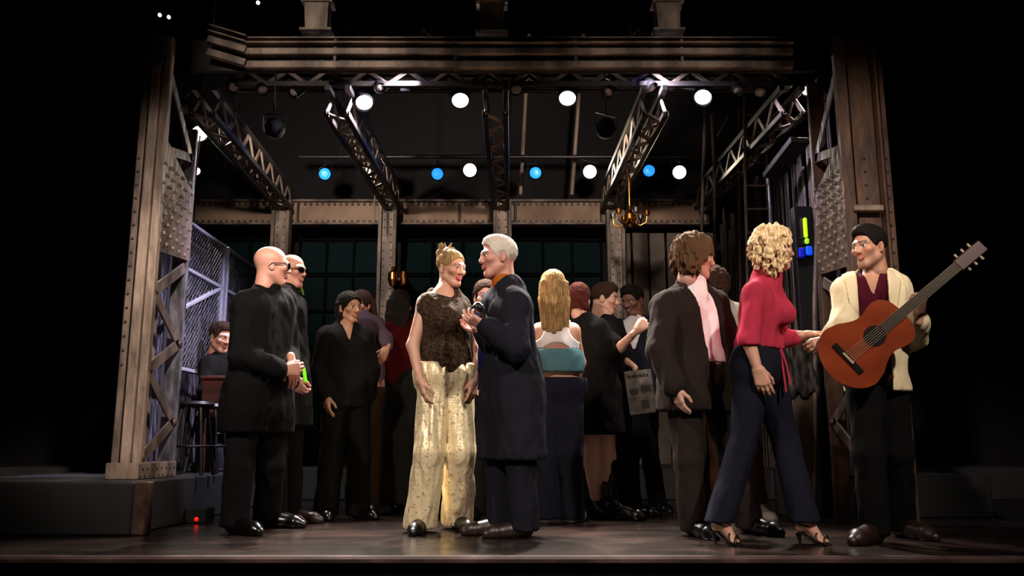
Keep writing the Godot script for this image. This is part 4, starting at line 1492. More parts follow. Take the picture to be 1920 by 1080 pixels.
	for e in [[357.0, 6.1, "black bar stool nearest the left column"], [386.0, 6.45, "black bar stool in front of the red-brown cabinet"]]:
		at = G(e[0], e[1], 0.3)
		o = thing("bar_stool", e[2], "stool", at, "black bar stools")
		k = Mb.new()
		k.lathe([Vector2(0, 0.47), Vector2(0.12, 0.475), Vector2(0.135, 0.49), Vector2(0.12, 0.51), Vector2(0, 0.515)], Transform3D(), 18)
		put("seat", k.mesh(), mats.black_metal, o)
		for i in 4:
			var q := TAU * (i + 0.5) / 4
			k = Mb.new()
			k.tube([Vector3(cos(q) * 0.17, 0, sin(q) * 0.17), Vector3(cos(q) * 0.09, 0.48, sin(q) * 0.09)], 0.013)
			put("leg", k.mesh(), mats.black_metal, o)
		k = Mb.new()
		var ring := []
		for i in 17:
			ring.append(Vector3(cos(TAU * i / 16) * 0.145, 0.2, sin(TAU * i / 16) * 0.145))
		k.tube(ring, 0.009)
		put("foot_ring", k.mesh(), mats.black_metal, o)
	# draped case and poles between the woman in red and the guitar player
	at = G(1505, 6.4, 0.0)
	o = thing("draped_case", "tall equipment case under a mottled grey cloth, between the woman in red and the guitar", "case", at)
	k = Mb.new()
	k.box(Transform3D(Basis(), Vector3(0, 0.6, -0.05)), Vector3(0.26, 1.2, 0.26), 0.01)
	put("case", k.mesh(), mats.panel, o)
	var s := Sd.new()
	for i in 9:
		var x := lerpf(-0.13, 0.13, i / 8.0)
		s.cap(Vector3(x, 0.9 + 0.03 * sin(i * 2.2), 0.1 + 0.02 * sin(i * 3.1)), Vector3(x * 0.95, 1.24, 0.07), 0.03, 0.026, 0.02)
		s.cap(Vector3(x * 0.95, 1.24, 0.07), Vector3(x * 0.95, 1.24, -0.17), 0.026, -1, 0.03)
	s.nz = fold_noise
	s.amp = 0.01
	s.nscale = Vector3(20, 6, 20)
	put("cloth", net_mesh(s, 0.014), mats.grey_clutter, o)
	for e in [[1497.0, "thin tan stick standing behind the woman in red, nearest her"], [1505.0, "thin orange stick standing behind the woman in red"], [1527.0, "pale thin stick standing nearest the cream jacket"]]:
		var lo := G(e[0] + 4, 6.75, 0.0)
		k = Mb.new()
		k.tube([Vector3.ZERO, P(e[0], 562, 6.75) - lo], 0.012)
		tag(put("stick", k.mesh(), mats.steel_tan if e[0] != 1505.0 else mats.brass, null, lo), e[1], "stick", "thin sticks behind the woman in red")
	# thin cables
	for e in [[[418, -260], [399, 70], 5.7, "thin cable hanging above the left end of the top girder"], [[449, 110], [439, 230], 6.5, "thin cable hanging below the left end of the top girder"], [[704, 290], [702, 420], 9.05, "thin pale cable hanging under the leftmost white lamp"], [[375, 255], [360, 400], 7.1, "thin cable hanging from the tilted lamp at the left"]]:
		var lo := P(e[1][0], e[1][1], e[2])
		k = Mb.new()
		k.tube([Vector3.ZERO, P(e[0][0], e[0][1], e[2]) - lo], 0.007, 6)
		tag(put("cable", k.mesh(), mats.steel, null, lo), e[3], "cable", "thin hanging cables")
	for e in [[996, -20, 976, 365, "left of two thin hangers between the middle lamps"], [1100, -20, 1072, 365, "right of two thin hangers between the middle lamps"]]:
		var lo := P(e[2], e[3], 9.6)
		k = Mb.new()
		k.tube([Vector3.ZERO, P(e[0], e[1], 9.6) - lo], 0.025, 6)
		tag(put("hanger_rod", k.mesh(), mats.steel_tan, null, lo), e[4], "rod", "hanger rods above the rear girder")

# ---------------------------------------------------------------- the crowd
const OPEN := [0.12, 0.14, 0.16, 0.2]
const RELAX := [0.3, 0.38, 0.44, 0.5]
const FIST := [1.25, 1.35, 1.4, 1.4]
const HOLD := [0.75, 0.85, 0.9, 0.95]
const TAN := Color(0.42, 0.2, 0.13)
const PALE := Color(0.53, 0.255, 0.19)

func wardrobe() -> void:
	cloth("black_wool", Color(0.07, 0.068, 0.07), 0.95)
	cloth("black_cotton", Color(0.085, 0.082, 0.084), 0.95)
	cloth("charcoal", Color(0.15, 0.125, 0.115), 0.95)
	cloth("navy_wool", Color(0.115, 0.115, 0.145), 0.95)
	cloth("denim", Color(0.11, 0.113, 0.155), 0.95)
	cloth("jeans_dark", Color(0.1, 0.103, 0.14), 0.9)
	cloth("red_knit", Color(0.65, 0.19, 0.27), 0.85)
	cloth("cream", Color(0.86, 0.8, 0.66), 0.85)
	cloth("maroon", Color(0.26, 0.07, 0.12), 0.8)
	cloth("white_cotton", Color(0.88, 0.86, 0.87), 0.85)
	cloth("ochre", Color(0.6, 0.33, 0.12), 0.85)
	cloth("mauve", Color(0.3, 0.24, 0.28), 0.85)
	cloth("khaki", Color(0.23, 0.18, 0.14), 0.85)
	cloth("burgundy", Color(0.2, 0.035, 0.035), 0.85)
	cloth("grey_shirt", Color(0.55, 0.52, 0.5), 0.85)
	cloth("royal", Color(0.05, 0.06, 0.2), 0.8)
	cloth("teal_cloth", Color(0.3, 0.45, 0.49), 0.85)
	cloth("brown_cloth", Color(0.2, 0.12, 0.08), 0.85)
	mottled("sequin", Color(0.13, 0.1, 0.08), Color(0.3, 0.23, 0.18), 0.75, 0.1, 0.05, Vector3(3, 3, 3), 61, 0.25, 3.0)
	mottled("gold_snake", Color(0.4, 0.33, 0.22), Color(0.93, 0.86, 0.7), 0.4, 0.3, 0.05, Vector3(3.4, 2.4, 3.4), 63, 0.07, 1.0, 0.27)
	mat("shoe_black", Color(0.03, 0.028, 0.028), 0.22)
	mat("shoe_brown", Color(0.13, 0.075, 0.055), 0.4)
	mat("shoe_white", Color(0.75, 0.73, 0.72), 0.6)
	mat("strap_black", Color(0.03, 0.022, 0.022), 0.35)
	mat("glasses", Color(0.012, 0.011, 0.012), 0.1)
	mat("hair_brown", Color(0.33, 0.24, 0.17), 0.7)
	mat("hair_black", Color(0.1, 0.085, 0.08), 0.65)
	mat("hair_dark", Color(0.2, 0.14, 0.115), 0.7)
	mat("hair_grey", Color(0.78, 0.74, 0.69), 0.7)
	mat("hair_auburn", Color(0.27, 0.13, 0.11), 0.7)
	mottled("hair_blond", Color(0.66, 0.53, 0.37), Color(0.96, 0.87, 0.71), 0.6, 0.0, 0.03, Vector3(8, 2.5, 8), 71, 0.3, 3.0)
	mottled("hair_gold", Color(0.4, 0.3, 0.19), Color(0.68, 0.56, 0.38), 0.65, 0.0, 0.03, Vector3(9, 1.2, 9), 73, 0.3, 3.0)
	mottled("guitar_top", Color(0.48, 0.19, 0.09), Color(0.58, 0.25, 0.125), 0.32, 0.0, 0.02, Vector3(1.2, 1.2, 1.2), 81, 0.35)
	for k in mats:                                       # cloth and hair have hardly any gloss of their own
		if mats[k].roughness >= 0.6 and not (k in ["steel", "steel_tan", "steel_rust", "dark_steel", "steel_pale", "platform"]):
			mats[k].metallic_specular = 0.12

func standing(c: Dictionary) -> Dictionary:              # what the pose leaves open follows from the rest
	var f: Vector3 = c.f.normalized()
	if not c.has("nk"):
		c.nk = (c.sa + c.sb) * 0.5 + Vector3(0, 0.05, 0)
	if not c.has("base"):
		c.base = Vector3((c.fa.x + c.fb.x) / 2, 0, (c.fa.z + c.fb.z) / 2)
	return c

func sunglasses(root: Node3D, c: Dictionary) -> void:
	var x := head_frame(c)
	var b := Mb.new()
	for m in [-1.0, 1.0]:
		var q := x * Transform3D(Basis(Vector3.UP, 0.28 * m), Vector3(0.031 * m, 0.0, 0.099))
		var poly := PackedVector2Array()
		for i in 14:
			var t := TAU * i / 14
			poly.append(Vector2(0.025 * signf(cos(t)) * pow(absf(cos(t)), 0.7), 0.018 * signf(sin(t)) * pow(absf(sin(t)), 0.7)))
		b.prism(poly, 0.005, q)
		b.tube([x * Vector3(0.054 * m, 0.008, 0.09), x * Vector3(0.076 * m, 0.006, 0.055), x * Vector3(0.081 * m, 0.0, -0.005), x * Vector3(0.079 * m, -0.018, -0.02)], 0.0032, 6)
	b.tube([x * Vector3(-0.012, 0.005, 0.106), x * Vector3(0.012, 0.005, 0.106)], 0.003, 6)
	put("sunglasses", b.shift(root.position).mesh(), mats.glasses, root)

func bald_men() -> void:
	# the nearer of the two
	var c := {"label": "bald man in long black coat and sunglasses, nearer of the bald pair", "hc": P(510, 498, 5.15), "f": Vector3(0.9, -0.04, -0.32), "hs": 1.02,
		"sa": P(462, 572, 5.0), "sb": P(530, 566, 5.36), "ea": P(452, 668, 4.98), "wa": P(525, 694, 4.96), "eb": P(540, 668, 5.4), "wb": P(545, 690, 5.12),
		"ha": P(462, 735, 5.08), "hb": P(508, 735, 5.26), "ka": P(450, 870, 5.1), "kb": P(508, 868, 5.3), "fa": G(440, 5.14, 0.08), "fb": G(500, 5.5, 0.08), "skin": PALE, "brow": Color(0.3, 0.18, 0.12), "tw": 1.15}
	c.hands = [[P(530, 695, 4.97), Vector3(0.8, 0.1, -0.3), Vector3(0.2, 0.1, -1), false, HOLD], [P(547, 678, 5.1), Vector3(0.25, -1, 0.05), Vector3(-0.5, 0, -0.6), true, RELAX]]
	var p := person(standing(c))
	sunglasses(p, c)
	var s := top_cut(c, 0.03, 1.94, P(0, 812, 5.1).y, 0.3)
	coat_skirt(s, c, 0.03, P(0, 812, 5.1).y, 0.1, 0.112)
	wear(p, "coat", mats.black_wool, s, 0.013)
	wear(p, "trousers", mats.black_cotton, trousers(c, P(0, 740, 5.1).y, [0.115, 0.1, 0.085, 0.085], 0.035), 0.017)
	shoes(p, c, "shoe", mats.shoe_black, Vector3(0.8, 0, 0.6), Vector3(1, 0, 0.15), 1.1)
	# the one beside him
	c = {"label": "bald man in dark coat and sunglasses, partly hidden behind the nearer bald man", "hc": P(548, 508, 5.85), "f": Vector3(0.86, -0.06, 0.35), "hs": 1.0,
		"sa": P(512, 575, 5.55), "sb": P(552, 575, 5.9), "ea": P(520, 668, 5.5), "wa": P(548, 715, 5.5), "eb": P(560, 668, 5.9), "wb": P(562, 705, 5.7),
		"ha": P(515, 735, 5.65), "hb": P(548, 735, 5.8), "ka": P(518, 855, 5.6), "kb": P(548, 855, 5.8), "fa": G(518, 5.62, 0.08), "fb": G(545, 5.85, 0.08), "skin": PALE, "brow": Color(0.3, 0.18, 0.12)}
	c.hands = [[P(550, 708, 5.5), Vector3(0.5, -0.8, 0), Vector3(0.4, 0, -1), false, HOLD]]
	p = person(standing(c))
	sunglasses(p, c)
	s = top_cut(c, 0.028, 1.94, P(0, 800, 5.7).y, 0.25)
	coat_skirt(s, c, 0.02, P(0, 800, 5.7).y, 0.1, 0.12)
	wear(p, "coat", mats.black_cotton, s, 0.017)
	wear(p, "trousers", mats.black_wool, trousers(c, P(0, 740, 5.7).y), 0.019)
	shoes(p, c, "shoe", mats.shoe_brown, Vector3(0.9, 0, 0.4), Vector3(1, 0, 0.2))
	var g := P(573, 716, 5.5)
	var k := Mb.new()
	k.tube([Vector3.ZERO, P(569, 690, 5.5) - g], 0.011, 8)
	tag(put("glow_stick", k.mesh(), glow("glow_green", Color(0.45, 1.0, 0.12), 0.6), null, g), "short green glow stick in the hand of the bald men", "glow stick")
	g = P(569, 553, 9.4)
	k = Mb.new()
	k.tube([Vector3.ZERO, P(565, 538, 9.4) - g], 0.014, 8)
	k.tube([Vector3(0, 0.05, 0), Vector3(-0.14, 0.05, -0.1)], 0.008, 6)
	tag(put("glow_stick", k.mesh(), mat("glow_dim", Color(0.35, 0.5, 0.12), 0.5), null, g), "dull yellow-green stick fixed to the rear column beside the bald men", "glow stick")

func left_group() -> void:
	# seated musician far left
	var c := {"label": "seated person in black behind the stools at the far left", "hc": P(414, 632, 7.08), "f": Vector3(0.75, -0.25, 0.6), "hs": 1.05,
		"sa": P(392, 682, 7.05), "sb": P(440, 682, 7.20), "ea": P(385, 735, 6.95), "wa": P(405, 738, 6.85), "eb": P(450, 735, 7.10), "wb": P(430, 740, 6.90),
		"ha": P(395, 765, 7.15), "hb": P(430, 765, 7.25), "ka": P(385, 770, 6.85), "kb": P(450, 770, 6.90), "fa": G(385, 6.90, 0.38), "fb": G(450, 6.95, 0.38), "base": G(415, 7.08, 0.3), "skin": TAN, "hair": "short", "hair_mat": mats.hair_dark, "cell": 0.018}
	var p := person(standing(c))
	wear(p, "jacket", mats.black_cotton, top_cut(c, 0.02, 1.9, P(0, 775, 6.88).y, 0.15), 0.018)
	wear(p, "trousers", mats.black_wool, trousers(c, P(0, 755, 6.88).y, [0.115, 0.095, 0.075, 0.07], 0.035), 0.02)
	shoes(p, c, "shoe", mats.shoe_black, Vector3(-0.2, 0, 1), Vector3(0.2, 0, 1))
	var st := thing("piano_stool", "black stool under the seated person at the far left", "stool", G(414, 7.18, 0.3))
	var k := Mb.new()
	k.box(Transform3D(Basis(), Vector3(0, 0.26, 0)), Vector3(0.36, 0.08, 0.32), 0.02)
	put("seat", k.mesh(), mats.black_metal, st)
	for e in [[-1, -1], [-1, 1], [1, -1], [1, 1]]:
		k = Mb.new()
		k.box(Transform3D(Basis(), Vector3(0.15 * e[0], 0.11, 0.13 * e[1])), Vector3(0.035, 0.22, 0.035), 0.005)
		put("leg", k.mesh(), mats.black_metal, st)
	# woman in black
	c = {"label": "dark-haired person in a black open-collar shirt looking right", "hc": P(655, 577, 6.2), "f": Vector3(0.72, -0.08, 0.68), "hs": 0.98, "woman": true,
		"sa": P(615, 632, 6.1), "sb": P(680, 632, 6.25), "ea": P(600, 695, 6.12), "wa": P(612, 742, 6.05), "eb": P(694, 695, 6.25), "wb": P(690, 745, 6.3),
		"ha": P(628, 748, 6.15), "hb": P(668, 748, 6.25), "ka": P(622, 862, 6.1), "kb": P(672, 862, 6.2), "fa": G(612, 6.15, 0.08), "fb": G(670, 6.2, 0.08), "skin": Color(0.44, 0.23, 0.14), "hair": "bob", "hair_mat": mats.hair_black}
	c.hands = [[P(611, 741, 6.05), Vector3(0.15, -1, 0.1), Vector3(0.8, 0, -0.6), false, RELAX]]
	p = person(standing(c))
	var s := top_cut(c, 0.026, 1.93, P(0, 765, 6.2).y, 0.3)
	s.cut(wedge(c, P(0, 640, 6.1).y, 0.3, 0.004, Vector3(0.45, 0, 0.9)))
	wear(p, "shirt", mats.black_cotton, s, 0.016)
	wear(p, "trousers", mats.black_wool, trousers(c, P(0, 755, 6.2).y, [0.12, 0.1, 0.085, 0.09], 0.02), 0.018)
	shoes(p, c, "shoe", mats.shoe_black, Vector3(0.3, 0, 1), Vector3(0.7, 0, 0.7))
	# mauve top and khaki trousers behind her
	c = {"label": "long-haired person in a mauve top and khaki trousers behind the one in black", "hc": P(677, 572, 6.7), "f": Vector3(-0.4, -0.1, 0.9), "hs": 0.95, "woman": true,
		"sa": P(655, 612, 6.7), "sb": P(704, 608, 6.65), "ea": P(645, 670, 6.7), "wa": P(650, 715, 6.65), "eb": P(724, 636, 6.55), "wb": P(726, 652, 6.4),
		"ha": P(668, 722, 6.7), "hb": P(700, 722, 6.7), "ka": P(672, 825, 6.65), "kb": P(698, 825, 6.65), "fa": G(676, 6.7, 0.08), "fb": G(694, 6.65, 0.08), "skin": TAN, "hair": "longdark", "hair_mat": mats.hair_dark, "cell": 0.018}
	c.hands = [[P(724, 655, 6.4), Vector3(-0.3, -0.8, 0.3), Vector3(-0.7, 0, -0.6), true, RELAX]]
	p = person(standing(c))
	wear(p, "top", mats.mauve, top_cut(c, 0.012, 1.8, P(0, 735, 6.7).y, 0.0), 0.018)
	wear(p, "trousers", mats.khaki, trousers(c, P(0, 725, 6.7).y, [0.11, 0.092, 0.072, 0.07], 0.02), 0.02)
	shoes(p, c, "shoe", mats.shoe_brown, Vector3(0, 0, 1), Vector3(0.3, 0, 1))
	# burgundy top
	c = {"label": "dark-haired person in burgundy top and long black skirt facing away", "hc": P(752, 572, 6.9), "f": Vector3(0.3, 0, -0.95), "hs": 0.97, "woman": true,
		"sa": P(733, 618, 6.85), "sb": P(782, 618, 6.95), "ea": P(726, 672, 6.8), "wa": P(735, 715, 6.75), "eb": P(788, 672, 6.95), "wb": P(785, 715, 6.9),
		"ha": P(742, 728, 6.85), "hb": P(774, 728, 6.95), "ka": P(740, 830, 6.85), "kb": P(776, 830, 6.9), "fa": G(742, 6.85, 0.08), "fb": G(772, 6.9, 0.08), "skin": TAN, "hair": "longdark", "hair_mat": mats.hair_black, "cell": 0.018}
	p = person(standing(c))
	wear(p, "top", mats.burgundy, top_cut(c, 0.016, 1.9, P(0, 728, 6.9).y, 0.1), 0.018)
	s = Sd.new()
	s.chain([(c.ha + c.hb) * 0.5 + Vector3(0, 0.1, 0), (c.ha + c.hb) * 0.5, (c.ka + c.kb) * 0.5, (c.fa + c.fb) * 0.5], [0.13, 0.17, 0.19, 0.21], 0.04)
	s.above(0.06)
	wear(p, "skirt", mats.black_cotton, s, 0.02, 0.014)
	shoes(p, c, "shoe", mats.shoe_black, Vector3(0.2, 0, -1), Vector3(0.3, 0, -1))

func gold_woman() -> void:
	var c := {"label": "woman in brown sleeveless top and shiny gold snakeskin trousers", "hc": P(846, 503, 5.2), "f": Vector3(0.72, -0.16, 0.66), "hs": 0.98, "woman": true,
		"sa": P(797, 568, 5.15), "sb": P(866, 572, 5.25), "ea": P(774, 648, 5.1), "wa": P(787, 712, 5.02), "eb": P(884, 652, 5.28), "wb": P(889, 712, 5.2),
		"ha": P(812, 712, 5.18), "hb": P(858, 712, 5.25), "ka": P(805, 850, 5.12), "kb": P(862, 848, 5.2), "fa": G(790, 5.2, 0.09), "fb": G(858, 5.4, 0.09), "skin": Color(0.52, 0.28, 0.195), "lip": Color(0.5, 0.12, 0.12), "hair": "bun", "hair_mat": mats.hair_gold, "cell": 0.012}
	c.hands = [[P(788, 712, 5.02), Vector3(0.25, -1, 0.1), Vector3(0.9, 0, -0.3), false, RELAX], [P(889, 712, 5.2), Vector3(-0.1, -1, 0.2), Vector3(-0.8, 0, -0.5), true, RELAX]]
	var p := person(standing(c))
	var s := top_cut(c, 0.02, 0.0, P(0, 702, 5.2).y)
	s.ell(P(850, 598, 5.12), Vector3(0.06, 0.07, 0.065), 0.07)
	s.ell(P(826, 600, 5.08), Vector3(0.06, 0.07, 0.06), 0.07)
	for m in [-1.0, 1.0]:
		s.cap(P(833 + 25 * m, 575, 5.2), P(833 + 22 * m, 548, 5.2), 0.05, 0.032, 0.03)
	wear(p, "top", mats.sequin, s, 0.013)
	var t := trousers(c, P(0, 680, 5.2).y, [0.118, 0.098, 0.088, 0.098], 0.02)
	wear(p, "trousers", mats.gold_snake, t, 0.013, 0.016, Vector3(15, 2.2, 15))
	shoes(p, c, "shoe", mats.strap_black, Vector3(-0.1, 0, 1), Vector3(0.4, 0, 1))
	var x := head_frame(c)
	var k := Mb.new()
	k.tube([x * Vector3(-0.06, 0.1, -0.03), x * Vector3(-0.03, 0.125, -0.035), x * Vector3(0.03, 0.125, -0.035), x * Vector3(0.06, 0.1, -0.03)], 0.008, 8)
	k.tube([x * Vector3(0.078, 0.06, -0.03), x * Vector3(0.083, 0.02, -0.035)], 0.008, 8)
	put("hair_clip", k.shift(p.position).mesh(), mats.white_cotton, p)

func grey_man() -> void:
	var c := {"label": "grey-haired man in navy suit and ochre collar, seen from behind, holding up a hand", "hc": P(934, 482, 5.0), "f": Vector3(-0.93, -0.05, 0.3), "hs": 1.06,
		"sa": P(968, 570, 4.86), "sb": P(930, 566, 5.2), "ea": P(968, 655, 4.75), "wa": P(912, 612, 4.72), "eb": P(925, 650, 5.25), "wb": P(905, 622, 5.1),
		"ha": P(975, 725, 4.93), "hb": P(945, 725, 5.1), "ka": P(975, 865, 4.9), "kb": P(940, 862, 5.1), "fa": G(982, 4.95, 0.08), "fb": G(940, 5.1, 0.08), "nk": P(952, 540, 5.02), "skin": PALE, "brow": Color(0.25, 0.2, 0.17), "hair": "greyshort", "hair_mat": mats.hair_grey, "tw": 1.12}
	c.hands = [[P(911, 612, 4.72), Vector3(-0.9, 0.45, 0.1), Vector3(0.1, 0.8, -0.5), false, [0.35, 0.45, 0.6, 0.7], 0.25, -0.1], [P(906, 622, 5.1), Vector3(-0.8, 0.2, 0.2), Vector3(0.2, 0.8, 0.6), true, RELAX]]
	var p := person(standing(c))
	var s := Sd.new()
	s.cap(c.nk - Vector3(0, 0.06, 0), c.nk.lerp(c.hc, 0.16) + Vector3(-0.015, 0, 0), 0.085, 0.078, 0.03)
	wear(p, "collar", mats.ochre, s, 0.012, 0.003)
	s = top_cut(c, 0.03, 1.95, P(0, 862, 5.0).y)
	s.cap(c.nk + Vector3(0.03, -0.05, 0), c.nk + Vector3(0.025, 0.005, 0), 0.085, 0.075, 0.03)
	coat_skirt(s, c, 0.025, P(0, 850, 5.0).y, 0.11, 0.125)
	wear(p, "suit_jacket", mats.navy_wool, s, 0.013)
	wear(p, "suit_trousers", mats.navy_wool, trousers(c, P(0, 740, 5.0).y, [0.115, 0.098, 0.085, 0.085], 0.03), 0.017)
	shoes(p, c, "shoe", mats.shoe_brown, Vector3(-1, 0, 0.25), Vector3(-1, 0, 0.2))
	var at := P(897, 577, 4.74)
	var o := thing("microphone", "small dark handheld microphone by the raised hand of the grey-haired man", "microphone", at)
	var k := Mb.new()
	k.lathe([Vector2(0, -0.035), Vector2(0.022, -0.03), Vector2(0.032, -0.005), Vector2(0.031, 0.012), Vector2(0.02, 0.03), Vector2(0, 0.035)], Transform3D(face(Vector3(-0.6, 0.6, 0.2)), Vector3.ZERO), 16)
	put("head", k.mesh(), mats.black_metal, o)
	k = Mb.new()
	k.tube([Vector3(0.015, -0.015, -0.005), P(915, 603, 4.68) - at], 0.013, 10, 0.01)
	put("handle", k.mesh(), mats.black_metal, o)
	# the pink face behind his hand
	c = {"label": "pink-faced person in royal blue behind the raised hand", "hc": P(910, 556, 6.0), "f": Vector3(0.1, -0.15, 1), "hs": 0.98, "woman": true,
		"sa": P(878, 612, 6.0), "sb": P(938, 612, 6.0), "ea": P(870, 675, 6.0), "wa": P(885, 720, 5.95), "eb": P(948, 675, 6.0), "wb": P(940, 720, 5.95),
		"ha": P(892, 735, 6.0), "hb": P(928, 735, 6.0), "ka": P(892, 850, 6.0), "kb": P(930, 850, 6.0), "fa": G(892, 6.05, 0.08), "fb": G(930, 6.05, 0.08), "skin": Color(0.66, 0.37, 0.3), "hair": "bob", "hair_mat": mats.hair_dark, "cell": 0.018}
	p = person(standing(c))
	wear(p, "top", mats.royal, top_cut(c, 0.014, 1.9, P(0, 735, 6.0).y, 0.12), 0.018)
	wear(p, "trousers", mats.black_cotton, trousers(c, P(0, 738, 6.0).y), 0.02)
	shoes(p, c, "shoe", mats.shoe_black, Vector3(-0.1, 0, 1), Vector3(0.2, 0, 1))

func middle_group() -> void:
	# long blond hair, white sports top
	var c := {"label": "woman with long blond hair in a white racerback top, seen from behind", "hc": P(1036, 540, 5.75), "f": Vector3(-0.12, 0, -1), "hs": 0.97, "woman": true,
		"sa": P(1010, 620, 5.75), "sb": P(1074, 620, 5.75), "ea": P(1000, 682, 5.8), "wa": P(1004, 722, 5.95), "eb": P(1088, 680, 5.85), "wb": P(1080, 722, 6.0),
		"ha": P(1028, 728, 5.8), "hb": P(1066, 728, 5.8), "ka": P(1024, 852, 5.8), "kb": P(1070, 852, 5.8), "fa": G(1020, 5.85, 0.08), "fb": G(1072, 5.85, 0.08), "skin": Color(0.5, 0.27, 0.18), "hair": "long", "hair_mat": mats.hair_gold, "cell": 0.012}
	var p := person(standing(c))
	var s := top_cut(c, 0.007, 0.2, P(0, 654, 5.7).y)
	s.cap(c.nk, (c.sa + c.sb) * 0.5, 0.06, 0.075, 0.05)
	var off := Sd.new()                                  # cut away round the shoulder blades and below the crossing
	off.ell(P(1000, 618, 5.75), Vector3(0.075, 0.085, 0.3), 0.01)
	off.ell(P(1086, 618, 5.75), Vector3(0.075, 0.085, 0.3), 0.01)
	off.ell(P(1043, 660, 5.7), Vector3(0.09, 0.058, 0.2), 0.01)
	s.subs.append(off)
	wear(p, "sports_top", mats.white_cotton, s, 0.011, 0.0)
	s = Sd.new()
	s.cap(P(1030, 668, 5.74), P(1064, 668, 5.74), 0.107, -1, 0.05)
	s.cap(P(1030, 692, 5.76), P(1064, 692, 5.76), 0.112, -1, 0.05)
	s.below(P(0, 656, 5.74).y)
	s.above(P(0, 699, 5.76).y)
	wear(p, "waist_wrap", mats.teal_cloth, s, 0.012, 0.01)
	wear(p, "trousers", mats.denim, trousers(c, P(0, 708, 5.75).y, [0.128, 0.105, 0.085, 0.085], 0.02), 0.017)
	shoes(p, c, "sneaker", mats.shoe_white, Vector3(-0.2, 0, -1), Vector3(0.4, 0, -1))
	# auburn hair, short black dress
	c = {"label": "auburn-haired woman in a short black dress and tall boots hugging someone", "hc": P(1086, 562, 6.15), "f": Vector3(0.35, -0.2, -0.9), "hs": 0.97, "woman": true,
		"sa": P(1070, 618, 6.15), "sb": P(1122, 614, 6.1), "ea": P(1066, 690, 6.15), "wa": P(1082, 735, 6.05), "eb": P(1145, 660, 6.1), "wb": P(1160, 640, 6.3),
		"ha": P(1098, 738, 6.15), "hb": P(1134, 738, 6.15), "ka": P(1108, 852, 6.1), "kb": P(1138, 852, 6.1), "fa": G(1120, 6.2, 0.08), "fb": G(1148, 6.1, 0.08), "skin": Color(0.6, 0.34, 0.25), "hair": "bob", "hair_mat": mats.hair_auburn, "cell": 0.017}
	c.hands = [[P(1082, 735, 6.05), Vector3(0.3, -1, 0), Vector3(1, 0, -0.3), true, RELAX]]
	p = person(standing(c))
	s = top_cut(c, 0.018, 1.9, P(0, 815, 6.1).y, 0.0)
	coat_skirt(s, c, 0.012, P(0, 815, 6.1).y, 0.105, 0.13)
	wear(p, "dress", mats.black_cotton, s, 0.017)
	shoes(p, c, "boot", mats.shoe_black, Vector3(0.7, 0, 0.5), Vector3(0.8, 0, 0.5), 1.1)
	# man in black T-shirt
	c = {"label": "man in black T-shirt, profile to the right, forearm held across", "hc": P(1134, 560, 6.45), "f": Vector3(0.92, -0.15, 0.25), "hs": 1.0,
		"sa": P(1126, 622, 6.3), "sb": P(1150, 620, 6.55), "ea": P(1162, 652, 6.1), "wa": P(1192, 622, 5.95), "eb": P(1170, 676, 6.5), "wb": P(1190, 690, 6.3),
		"ha": P(1128, 735, 6.4), "hb": P(1156, 735, 6.5), "ka": P(1140, 850, 6.4), "kb": P(1172, 850, 6.45), "fa": G(1146, 6.45, 0.08), "fb": G(1180, 6.45, 0.08), "skin": Color(0.56, 0.31, 0.22), "hair": "short", "hair_mat": mats.hair_dark, "cell": 0.014}
	c.hands = [[P(1193, 621, 5.95), Vector3(0.75, 0.65, 0), Vector3(0.3, 0.1, -1), false, FIST]]
	p = person(standing(c))
	wear(p, "t_shirt", mats.black_cotton, top_cut(c, 0.02, 0.85, P(0, 745, 6.4).y, 0.1), 0.016)
	wear(p, "trousers", mats.black_wool, trousers(c, P(0, 742, 6.4).y), 0.02)
	shoes(p, c, "shoe", mats.shoe_black, Vector3(0.6, 0, 0.8), Vector3(0.9, 0, 0.4))
	# dark-skinned man in navy jacket
	c = {"label": "dark-skinned man in navy jacket over a white T-shirt, looking down", "hc": P(1186, 563, 6.95), "f": Vector3(-0.62, -0.32, 0.7), "hs": 1.07,
		"sa": P(1158, 618, 6.9), "sb": P(1226, 614, 6.95), "ea": P(1150, 690, 6.5), "wa": P(1172, 735, 6.75), "eb": P(1238, 690, 6.9), "wb": P(1222, 735, 6.75),
		"ha": P(1176, 735, 6.95), "hb": P(1212, 735, 6.95), "ka": P(1180, 848, 6.9), "kb": P(1218, 848, 6.9), "fa": G(1186, 6.95, 0.08), "fb": G(1232, 6.75, 0.08), "skin": Color(0.16, 0.065, 0.042), "lip": Color(0.2, 0.08, 0.07), "hair": "short", "hair_mat": mats.hair_black, "cell": 0.017}
	c.hands = [[P(1172, 735, 6.75), Vector3(0.2, -1, 0.1), Vector3(0.6, 0, -0.6), false, HOLD]]
	p = person(standing(c))
	wear(p, "t_shirt", mats.white_cotton, top_cut(c, 0.008, 0.3, P(0, 745, 6.95).y, 0.05), 0.017)
	s = top_cut(c, 0.03, 1.92, P(0, 752, 6.95).y)
	s.cut(wedge(c, P(0, 655, 6.95).y, 0.35, 0.01, Vector3(-0.3, 0, 0.95)))
	wear(p, "jacket", mats.navy_wool, s, 0.017)
	wear(p, "trousers", mats.black_cotton, trousers(c, P(0, 742, 6.95).y), 0.02)
	shoes(p, c, "shoe", mats.shoe_black, Vector3(-0.2, 0, 1), Vector3(0.3, 0, 1))
	# the newspaper he holds
	var at := P(1201, 735, 6.15)
	var o := thing("newspaper", "grey printed sheet held low between the crowd and the suited man", "newspaper", at)
	o.basis = Basis(Vector3(0, 0, 1), 0.12) * Basis(Vector3(0, 1, 0), 0.15)
	var k := Mb.new()
	k.box(Transform3D(), Vector3(0.2, 0.31, 0.012), 0.003)
	put("sheet", k.mesh(), mats.panel_print, o)
	var ink := mat("ink", Color(0.05, 0.045, 0.045), 0.9)
	k = Mb.new()
